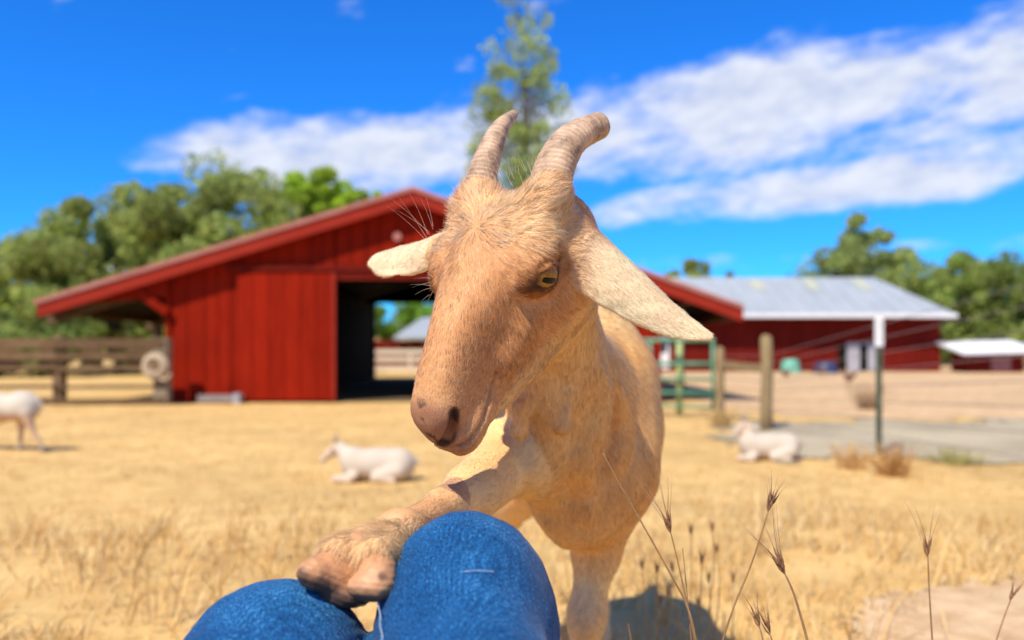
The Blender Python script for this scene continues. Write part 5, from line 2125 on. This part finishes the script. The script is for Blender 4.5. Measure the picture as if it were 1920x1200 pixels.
def finish_goat():
    g, V, Fc, N_ = build_goat()
    fm = grow_fur(g, V, Fc, N_)
    hm = horn_material()
    near = [at(1030, 354, .784), at(1041, 312, .788), at(1058, 277, .796), at(1086, 252, .808), at(1121, 236, .824)]
    far = [at(902, 342, .822), at(911, 305, .824), at(923, 271, .830), at(940, 238, .842), at(963, 215, .862)]
    smooth_obj(solid('horn', horn_mesh(near, (.0222, .0215, .0198, .0178, .0160), .015), hm, g))
    smooth_obj(solid('horn', horn_mesh(far, (.0178, .0162, .0136, .0106, .0060), .013), hm, g))
    for hn, bands in zip([o for o in g.children if o.name.startswith('horn')], HORN_BANDS):
        n0 = len(hn.data.vertices)
        bb = np.resize(bands, n0)[:, None]
        set_col(hn.data, np.array([.80, .75, .70]) * (1 - bb) + np.array([1.06, 1.04, 1.0]) * bb)
    eye_parts(g)
    lashes(g, fm)
    hoof = ramp_mat('hoof_horn', [(.25, (.20, .085, .035)), (.5, (.46, .215, .095)), (.75, (.60, .33, .165))], scale=30, detail=7, rough=.45, bump=.12, bump_scale=400, spec=.4, second=(26, .7, 1.15))
    dark = ramp_mat('dark_hoof', [(.3, (.07, .035, .020)), (.7, (.16, .085, .050))], scale=60, rough=.6)
    A = lambda *q: np.array(at(*q))
    hm2 = attr_mat('hoof_wall', rough=.42, spec=.4, bump=.35, bscale=900)
    # outer claw: wall sloping to a blunt toe, lip over the worn sole
    P1 = [cone(A(668, 1048, .600), A(588, 1072, .572), .0190, .0080, .01),
          cone(A(664, 1092, .592), A(590, 1084, .572), .0150, .0072, .010),
          ell(A(648, 1110, .588), (.0200, .0170, .0100), None, .006),
          cone(A(588, 1072, .570), A(571, 1074, .566), .0074, .0046, .006),
          cone(A(574, 1090, .556), A(612, 1098, .560), .0012, .0018, .002, 'sub'), cone(A(612, 1098, .560), A(668, 1098, .566), .0018, .0014, .002, 'sub')]
    sculpt_hoof(P1, A(540, 1160, .55) - .02, A(700, 1010, .61) + .03, (.54, .250, .105), (.085, .045, .028), A(625, 1100, .575), (-.35, -.25, -.90), [(A(566, 1074, .562), .006)], hm2, g)
    # inner claw, turned towards the viewer
    P2 = [cone(A(712, 1046, .598), A(708, 1088, .568), .0148, .0128, .01),
          ell(A(694, 1098, .566), (.0150, .0125, .0085), None, .006),
          ell(A(676, 1102, .568), (.0075, .0070, .0060), None, .005),
          ell(A(719, 1078, .5535), (.0034, .0040, .0040), None, .002, 'sub'),
          cone(A(684, 1084, .552), A(712, 1094, .551), .0010, .0012, .002, 'sub')]
    sculpt_hoof(P2, A(630, 1150, .53) - .02, A(770, 1010, .61) + .03, (.56, .275, .125), (.16, .085, .048), A(700, 1112, .566), (-.1, -.2, -.95), [(A(719, 1078, .556), .0055)], hm2, g)
    for x, y in ((.084, 1.050), (.095 - .110, 1.710), (.095 + .080, 1.710)):
        for s in (-1, 1):
            claw('hoof', (x + s * .013, y + .020, .352), (x + s * .014, y - .034, .346), (0, 0, -1), s, .026, .038, (dark, dark), g)


finish_goat()

# ------------------------------------------------------------------ seated person: blue jeans, knees up
def denim():
    mt, nt, p = nodes_of('denim')
    N, L = nt.nodes, nt.links
    tc = N.new('ShaderNodeTexCoord')
    # twill: fine diagonal ribs in two directions, broken by noise
    def wave(rot, sc):
        mp = N.new('ShaderNodeMapping')
        mp.inputs['Rotation'].default_value = rot
        L.new(tc.outputs['Object'], mp.inputs[0])
        w = N.new('ShaderNodeTexWave')
        w.inputs['Scale'].default_value = sc
        w.inputs['Distortion'].default_value = 1.5
        w.inputs['Detail'].default_value = 3
        w.inputs['Detail Scale'].default_value = 4
        L.new(mp.outputs[0], w.inputs['Vector'])
        return w.outputs[1]
    ca = N.new('ShaderNodeAttribute')
    ca.attribute_name = 'cloth'
    wv = N.new('ShaderNodeTexWave')
    wv.inputs['Scale'].default_value = 165
    wv.inputs['Distortion'].default_value = 2.2
    wv.inputs['Detail'].default_value = 3
    wv.inputs['Detail Scale'].default_value = 6
    L.new(ca.outputs['Vector'], wv.inputs['Vector'])
    tw = wv.outputs[1]
    vt = N.new('ShaderNodeTexNoise')                      # slubby vertical threads
    mp = N.new('ShaderNodeMapping')
    mp.inputs['Scale'].default_value = (1, .6, .55)
    L.new(tc.outputs['Object'], mp.inputs[0])
    vt.inputs['Scale'].default_value = 900
    vt.inputs['Detail'].default_value = 3
    L.new(mp.outputs[0], vt.inputs['Vector'])
    big = N.new('ShaderNodeTexNoise')
    big.inputs['Scale'].default_value = 22
    big.inputs['Detail'].default_value = 7
    L.new(tc.outputs['Object'], big.inputs['Vector'])

    def m(op, a, b):
        n = N.new('ShaderNodeMath')
        n.operation = op
        for i, v in enumerate((a, b)):
            if isinstance(v, (int, float)):
                n.inputs[i].default_value = v
            else:
                L.new(v, n.inputs[i])
        return n.outputs[0]
    fac = m('ADD', m('MULTIPLY', tw, .065), m('ADD', m('MULTIPLY', vt.outputs[0], .70), m('MULTIPLY', big.outputs[0], .26)))
    rp = N.new('ShaderNodeValToRGB')
    el = rp.color_ramp.elements
    el[0].position, el[0].color = .40, (.002, .030, .095, 1)
    el[1].position, el[1].color = .76, (.080, .28, .50, 1)
    e = el.new(.56)
    e.color = (.006, .085, .235, 1)
    L.new(fac, rp.inputs[0])
    wa = N.new('ShaderNodeAttribute')
    wa.attribute_name = 'Col'
    mw = N.new('ShaderNodeMix')
    mw.data_type = 'RGBA'
    mw.blend_type = 'MULTIPLY'
    mw.inputs[0].default_value = 1
    L.new(rp.outputs[0], mw.inputs[6])
    L.new(wa.outputs['Color'], mw.inputs[7])
    L.new(mw.outputs[2], p.inputs['Base Color'])
    p.inputs['Roughness'].default_value = .85
    p.inputs['Specular IOR Level'].default_value = .15
    p.inputs['Sheen Weight'].default_value = .06
    bp = N.new('ShaderNodeBump')
    bp.inputs['Strength'].default_value = .35
    bp.inputs['Distance'].default_value = .0008
    L.new(fac, bp.inputs['Height'])
    L.new(bp.outputs[0], p.inputs['Normal'])
    return mt


def build_person():
    per = empty('person', (-.09, .35, RISE), 'seated person in blue jeans with knees raised under the goat hoof', 'person')
    G = []
    gnd = RISE
    # goat-side (right in the photo) leg and other leg: hip -> knee -> ankle
    KR = np.array((-.032, .610, .757))
    KL = np.array((-.158, .588, .716))

    def leg(parts, k):
        lo = np.min([p[2] for p in parts], axis=0)
        hi = np.max([p[3] for p in parts], axis=0)

        def fn(X, Y, Z):
            d = None
            for _, q, _, _, _ in parts:
                w = q(X, Y, Z)
                d = w if d is None else smin(d, w, k)
            return d
        return ('add', fn, lo, hi, .010)
    G.append(leg([cone((.040, .10, .60), KR + np.array([0, -.055, -.004]), .080, .054, .04),
                  ell(KR + np.array([0, -.010, .004]), (.0505, .058, .068), None, .04),
                  cone(KR + np.array([-.034, -.045, -.062]), KR + np.array([-.056, -.115, -.128]), .018, .025, .02),
                  ell(KR + np.array([.017, .002, .018]), (.030, .036, .042), None, .02),
                  ell(KR + np.array([-.014, .002, .020]), (.030, .036, .042), None, .02),
                  cone(KR + np.array([.002, .005, -.02]), (.0, .70, .42), .052, .043, .04)], .04))
    G.append(leg([cone((-.250, .10, .585), KL + np.array([-.010, -.060, -.006]), .088, .062, .04),
                  ell(KL + np.array([0, -.012, .000]), (.058, .062, .068), None, .04),
                  ell(KL + np.array([.014, .002, .020]), (.032, .036, .042), None, .02),
                  ell(KL + np.array([-.022, .002, .018]), (.034, .036, .042), None, .02),
                  cone(KL + np.array([.0, .005, -.02]), (-.17, .68, .42), .056, .043, .04)], .04))
    G.append(cone((.02, .03, .575), (-.22, .03, .565), .12, .12, .06))
    fld = Field((-.42, -.12, .39), (.18, .78, .86), .0035).apply(G)
    v, f = fld.mesh()
    v = relax(v, f, 4)
    nn = vnormals(v, f)
    # soft creases where the cloth gathers under the knees and along the thigh
    w = sstep(-v[:, 1], -.60, -.45) + sstep(-v[:, 2], -.74, -.66)
    v = v + nn * (np.clip(w, .30, 1) * .0034 * vnoise(v * np.array([1.0, .5, 1.6]), 62, 51) + .0012 * vnoise(v * np.array([1, 1, .5]), 150, 52))[:, None]
    # puckers: short parallel creases on the inner side of each knee and behind the joint
    for c0, ax_, sp, amp in ((KL + np.array([.045, -.02, .01]), np.array([.5, -.3, -.8]), .0085, .0022), (KR + np.array([-.055, -.06, -.05]), np.array([.3, -.5, -.8]), .010, .0030),
                             (KR + np.array([.05, -.05, -.05]), np.array([-.35, -.5, -.8]), .012, .0022), (KL + np.array([-.05, -.05, -.03]), np.array([-.2, -.6, -.7]), .012, .0022)):
        ax_ = ax_ / np.linalg.norm(ax_)
        q = v - c0
        wgt = np.exp(-(np.linalg.norm(q, axis=1) / .036) ** 2)
        v = v + nn * (wgt * amp * np.sin((q @ ax_) * 2 * math.pi / sp + 2.0 * vnoise(v, 40, 55)))[:, None]
    me = mesh_np('jeans', v, f, True)
    # worn, washed-out cloth over the kneecaps and along the creases
    wear = np.zeros(len(v))
    for K in (KR, KL):
        wear += np.exp(-(np.linalg.norm((v - K - np.array([.004, -.02, .06])) / np.array([.032, .030, .034]), axis=1)) ** 2)
    wear = wear * (.6 + .6 * vnoise(v, 70, 57)) + .25 * np.clip(vnoise(v * np.array([1, .4, .4]), 110, 58), 0, 1)
    wc = np.ones((len(v), 3)) * .92 + np.clip(wear, 0, 1)[:, None] * np.array([1.3, .62, .38])
    set_col(me, wc)
    # cloth coordinates: round the leg and along it, turned 45 degrees for the twill
    left = v[:, 0] < -.10
    cx = np.where(left, KL[0], KR[0])
    cz = np.where(left, KL[2], KR[2]) - .03
    uu = .055 * np.arctan2(v[:, 0] - cx, np.maximum(v[:, 2] - cz, -.05) + .06)
    ww = -(v[:, 1] * .6) + v[:, 2]
    ca = me.attributes.new('cloth', 'FLOAT_VECTOR', 'POINT')
    ca.data.foreach_set('vector', np.stack([(uu + ww * .8), (uu - ww), np.zeros(len(v))], 1).astype(np.float32).ravel())
    dm = denim()
    link('jeans', me, dm, per)
    # fold of cloth on the inner thigh and its stitched seam
    st = ramp_mat('pale_thread', [(.3, (.25, .31, .38)), (.7, (.40, .46, .53))], scale=200, rough=.8)
    seam = catmull([tuple(at(*q)) for q in ((706, 1108, .585), (711, 1135, .575), (714, 1165, .565), (718, 1205, .552))], 40)
    # push the stitches onto the cloth
    def to_cloth(P):
        out = []
        for p in P:
            d = ((v - p) ** 2).sum(1)
            i = np.argmin(d)
            out.append(v[i] + nn[i] * .0006)
        return np.array(out)
    ray = []
    for k in range(26):
        py = 1106 + k * 4.2
        pxx = 707 + 10 * (k / 25) + 1.2 * math.sin(k * .7)
        # first cloth point along the line of sight
        best = None
        for D in np.linspace(.40, .70, 151):
            p = np.array(at(pxx, py, D))
            d = np.sqrt(((v - p) ** 2).sum(1)).min()
            if d < .0045:
                best = p
                break
        if best is not None:
            i = np.argmin(((v - best) ** 2).sum(1))
            ray.append((best, nn[i]))
    for k in range(0, len(ray) - 1):
        (p, n0), (q, n1) = ray[k], ray[k + 1]
        a, b = p + n0 * -.0005, p + (q - p) * .62 - n0 * .0005
        solid('stitch', tube([a, (a + b) / 2 + n0 * .0006, b], .0005, 6), st, per)
    # pale pulled thread across the knee
    P = []
    for px_ in np.linspace(868, 926, 9):
        for D in np.linspace(.45, .66, 211):
            p = np.array(at(px_, 1072 - 2 * math.sin((px_ - 868) / 58 * 3.14), D))
            if np.sqrt(((v - p) ** 2).sum(1)).min() < .0026:
                P.append(p)
                break
    if len(P) > 3:
        solid('pulled_thread', tube(P, .00030, 6), st, per)
    # shoes
    shoe = ramp_mat('shoe_leather', [(.3, (.05, .035, .025)), (.7, (.10, .07, .05))], scale=20, rough=.6)
    sole = ramp_mat('shoe_sole', [(.3, (.25, .23, .2)), (.7, (.35, .33, .3))], rough=.8)
    for x, y in ((.0, .70), (-.17, .68)):
        g_ = gz(x, y + .05)
        B = [cone((x, y, g_ + .075), (x, y - .02, g_ + .12), .042, .040, .02), cone((x, y - .03, g_ + .045), (x, y + .14, g_ + .035), .040, .030, .03), ell((x, y + .13, g_ + .035), (.042, .06, .028), None, .02)]
        vv, ff = Field((x - .08, y - .12, g_ + .008), (x + .08, y + .24, g_ + .2), .004).apply(B).mesh()
        so = link('shoe', mesh_np('shoe', relax(vv, ff, 2), ff, True), shoe, per)
        pts = [(x + .043 * math.sin(t) * (1 + .1 * math.cos(t)), y + .055 + .125 * math.cos(t)) for t in np.linspace(0, 2 * math.pi, 24, endpoint=False)]
        n = len(pts)
        vs = [(a, b, g_ + .0) for a, b in pts] + [(a, b, g_ + .018) for a, b in pts]
        fs = [tuple(range(n))[::-1], tuple(range(n, 2 * n))] + [(i, (i + 1) % n, n + (i + 1) % n, n + i) for i in range(n)]
        sl = solid('sole', (vs, fs), sole)
        sl.parent = so


build_person()

# ------------------------------------------------------------------ other goats in the pasture
pale_coat = attr_mat('pale_goat_coat', rough=.85, spec=.1, bump=.4, bscale=220)
pale_horn = ramp_mat('pale_goat_horn', [(.3, (.22, .18, .14)), (.7, (.36, .30, .24))], scale=30, rough=.6)
dark_eye = ramp_mat('goat_dark_eye', [(.3, (.02, .015, .01)), (.7, (.04, .03, .02))], rough=.2)


def goat_head(G, c, fwd, up, s):
    """head of length .2*s at c looking along fwd; returns ear and horn anchors"""
    f = np.array(fwd, float); f /= np.linalg.norm(f)
    u = np.array(up, float); u -= f * (u @ f); u /= np.linalg.norm(u)
    l = np.cross(u, f)
    P = lambda a, b, d: np.array(c) + (a * f + b * l + d * u) * s
    G.append(cone(P(0, 0, 0), P(.10, 0, -.012), .052 * s, .040 * s, .02))
    G.append(cone(P(.10, 0, -.012), P(.185, 0, -.03), .038 * s, .026 * s, .015))
    G.append(ell(P(.02, 0, -.035), (.05 * s, .035 * s, .04 * s), np.array([f, l, u]), .02))
    for q in (-1, 1):
        G.append(cone(P(-.01, q * .045, .0), P(-.035, q * .12, -.03), .016 * s, .020 * s, .01, squash=(f * .6 + u * .8, 2.2)))
        G.append(cone(P(-.035, q * .12, -.03), P(-.03, q * .17, -.06), .020 * s, .006 * s, .01, squash=(f * .6 + u * .8, 2.2)))
    horns = [[P(.0, q * .022, .045), P(-.02, q * .028, .085), P(-.055, q * .034, .11)] for q in (-1, 1)]
    eyes = [P(.055, q * .043, .012) for q in (-1, 1)]
    return horns, eyes


def finish_pale(name, label, loc, G, lo, hi, horns, eyes, colour, legs=()):
    g = empty(name, loc, label, 'goat', 'pale goats in the pasture')
    v, f = Field(lo, hi, .009).apply(G).mesh()
    v = relax(v, f, 2)
    me = mesh_np('body', v, f, True)
    set_col(me, colour(v))
    link('body', me, pale_coat, g)
    for h in horns:
        smooth_obj(solid('horn', tube(h, [.012, .010, .004], 8), pale_horn, g))
    for e in eyes:
        bm = bmesh.new()
        bmesh.ops.create_uvsphere(bm, u_segments=8, v_segments=6, radius=.010)
        for q in bm.verts:
            q.co += Vector(e)
        m_ = bpy.data.meshes.new('eye')
        bm.to_mesh(m_)
        bm.free()
        link('eye', m_, dark_eye, g)
    for p in legs:
        solid('hoof', tube([(p[0], p[1], p[2] + .05), (p[0], p[1] - .012, p[2])], [.020, .024], 8), pale_horn, g)


def lying_goat(name, label, px, py, D, s, face, head_px, seed, look):
    """resting goat seen side-on; face = -1 head towards smaller x"""
    c = at(px, py, D)
    x0, y0 = c.x, c.y
    g = gz(x0, y0)
    X = lambda q: x0 + face * q * s
    G = []
    G.append(ell((X(-.02), y0, g + .150 * s), (.27 * s, .135 * s, .140 * s), None, .05))
    G.append(ell((X(-.21), y0, g + .145 * s), (.13 * s, .135 * s, .140 * s), None, .05))
    G.append(ell((X(.19), y0, g + .155 * s), (.11 * s, .105 * s, .135 * s), None, .05))
    hp = at(*head_px)
    G.append(cone((X(.22), y0, g + .20 * s), (hp.x - face * .02, hp.y, hp.z - .01), .085 * s, .052 * s, .04))
    # folded legs
    G.append(cone((X(.17), y0 - .11 * s, g + .06 * s), (X(.33), y0 - .12 * s, g + .035 * s), .038 * s, .028 * s, .02))
    G.append(cone((X(.33), y0 - .12 * s, g + .035 * s), (X(.20), y0 - .15 * s, g + .022 * s), .028 * s, .020 * s, .02))
    G.append(cone((X(-.20), y0 - .10 * s, g + .10 * s), (X(-.02), y0 - .15 * s, g + .05 * s), .075 * s, .045 * s, .03))
    G.append(cone((X(-.02), y0 - .15 * s, g + .045 * s), (X(-.18), y0 - .18 * s, g + .022 * s), .035 * s, .020 * s, .02))
    G.append(cone((X(-.32), y0, g + .19 * s), (X(-.37), y0, g + .16 * s), .03 * s, .016 * s, .02))
    horns, eyes = goat_head(G, (hp.x, hp.y, hp.z), look, (0, 0, 1), s * .95)

    def colour(v):
        n = vnoise(v, 9, seed)
        col = np.tile(np.array([.54, .45, .34]), (len(v), 1)) * (1 + .05 * n)[:, None]
        t = sstep(-(v[:, 2] - g), -.10 * s, -.02 * s)[:, None] * .5  # shade of the lower body painted into the coat as tan
        col = col * (1 - t) + np.array([.60, .42, .26]) * t
        hd = np.linalg.norm(v - np.array([hp.x, hp.y, hp.z]) - np.array(look) * .06, axis=1)
        t = (1 - sstep(hd, .07, .12))[:, None] * .45
        return np.clip(col * (1 - t) + np.array([.55, .33, .20]) * t, 0, .85)
    m_ = .6
    finish_pale(name, label, (x0, y0, g), G, (min(X(-.45), X(.45), hp.x - .3), y0 - .35, g - .01), (max(X(-.45), X(.45), hp.x + .3), y0 + .45, hp.z + .25), horns, eyes, colour)


lying_goat('resting_goat', 'white goat lying in the straw in front of the red barn', 705, 897, 6.35, .86, -1, (634, 838, 6.45), 61, (-.75, -.15, -.45))
lying_goat('resting_goat', 'white goat lying beside the gravel track near the wooden posts', 1440, 856, 7.6, .84, -1, (1396, 797, 7.65), 62, (-.70, -.45, -.30))


def standing_goat():
    D = 8.2
    G = []
    x0, y0 = at(10, 800, D).x, D
    g = gz(x0, y0)
    s = .86
    G.append(ell((x0 - .16, y0, g + .405), (.30, .15, .160), None, .05))
    G.append(ell((x0 + .16, y0, g + .42), (.175, .145, .150), None, .05))
    G.append(ell((x0 - .42, y0, g + .42), (.14, .10, .13), None, .05))
    G.append(cone((x0 - .48, y0, g + .44), (x0 - .64, y0 - .05, g + .34), .075, .050, .04))
    legs = []
    for lx, ly, b in ((.26, -.07, .14), (.12, .07, -.02), (-.46, -.06, .02), (-.42, .06, -.03)):
        G.append(cone((x0 + lx - .02, y0 + ly, g + .36), (x0 + lx + b * .25, y0 + ly, g + .21), .065, .030, .03))
        G.append(cone((x0 + lx + b * .25, y0 + ly, g + .21), (x0 + lx + b, y0 + ly, g + .03), .027, .018, .015))
        legs.append((x0 + lx + b, y0 + ly, g))
    G.append(cone((x0 + .30, y0, g + .49), (x0 + .36, y0, g + .42), .028, .012, .02))
    horns, eyes = goat_head(G, (x0 - .68, y0 - .06, g + .30), (-.55, -.2, -.8), (-.6, 0, .6), s)

    def colour(v):
        col = np.tile(np.array([.56, .48, .37]), (len(v), 1))
        t = sstep(-(v[:, 2] - g), -.40, -.32)[:, None] * .75  # underside shade put into the coat colour as tan
        return col * (1 - t) + np.array([.55, .33, .18]) * t
    finish_pale('standing_goat', 'white goat standing by the board fence with head lowered', (x0, y0, g), G, (x0 - .98, y0 - .32, g - .01), (x0 + .55, y0 + .32, g + .64), horns, eyes, colour, legs)


standing_goat()
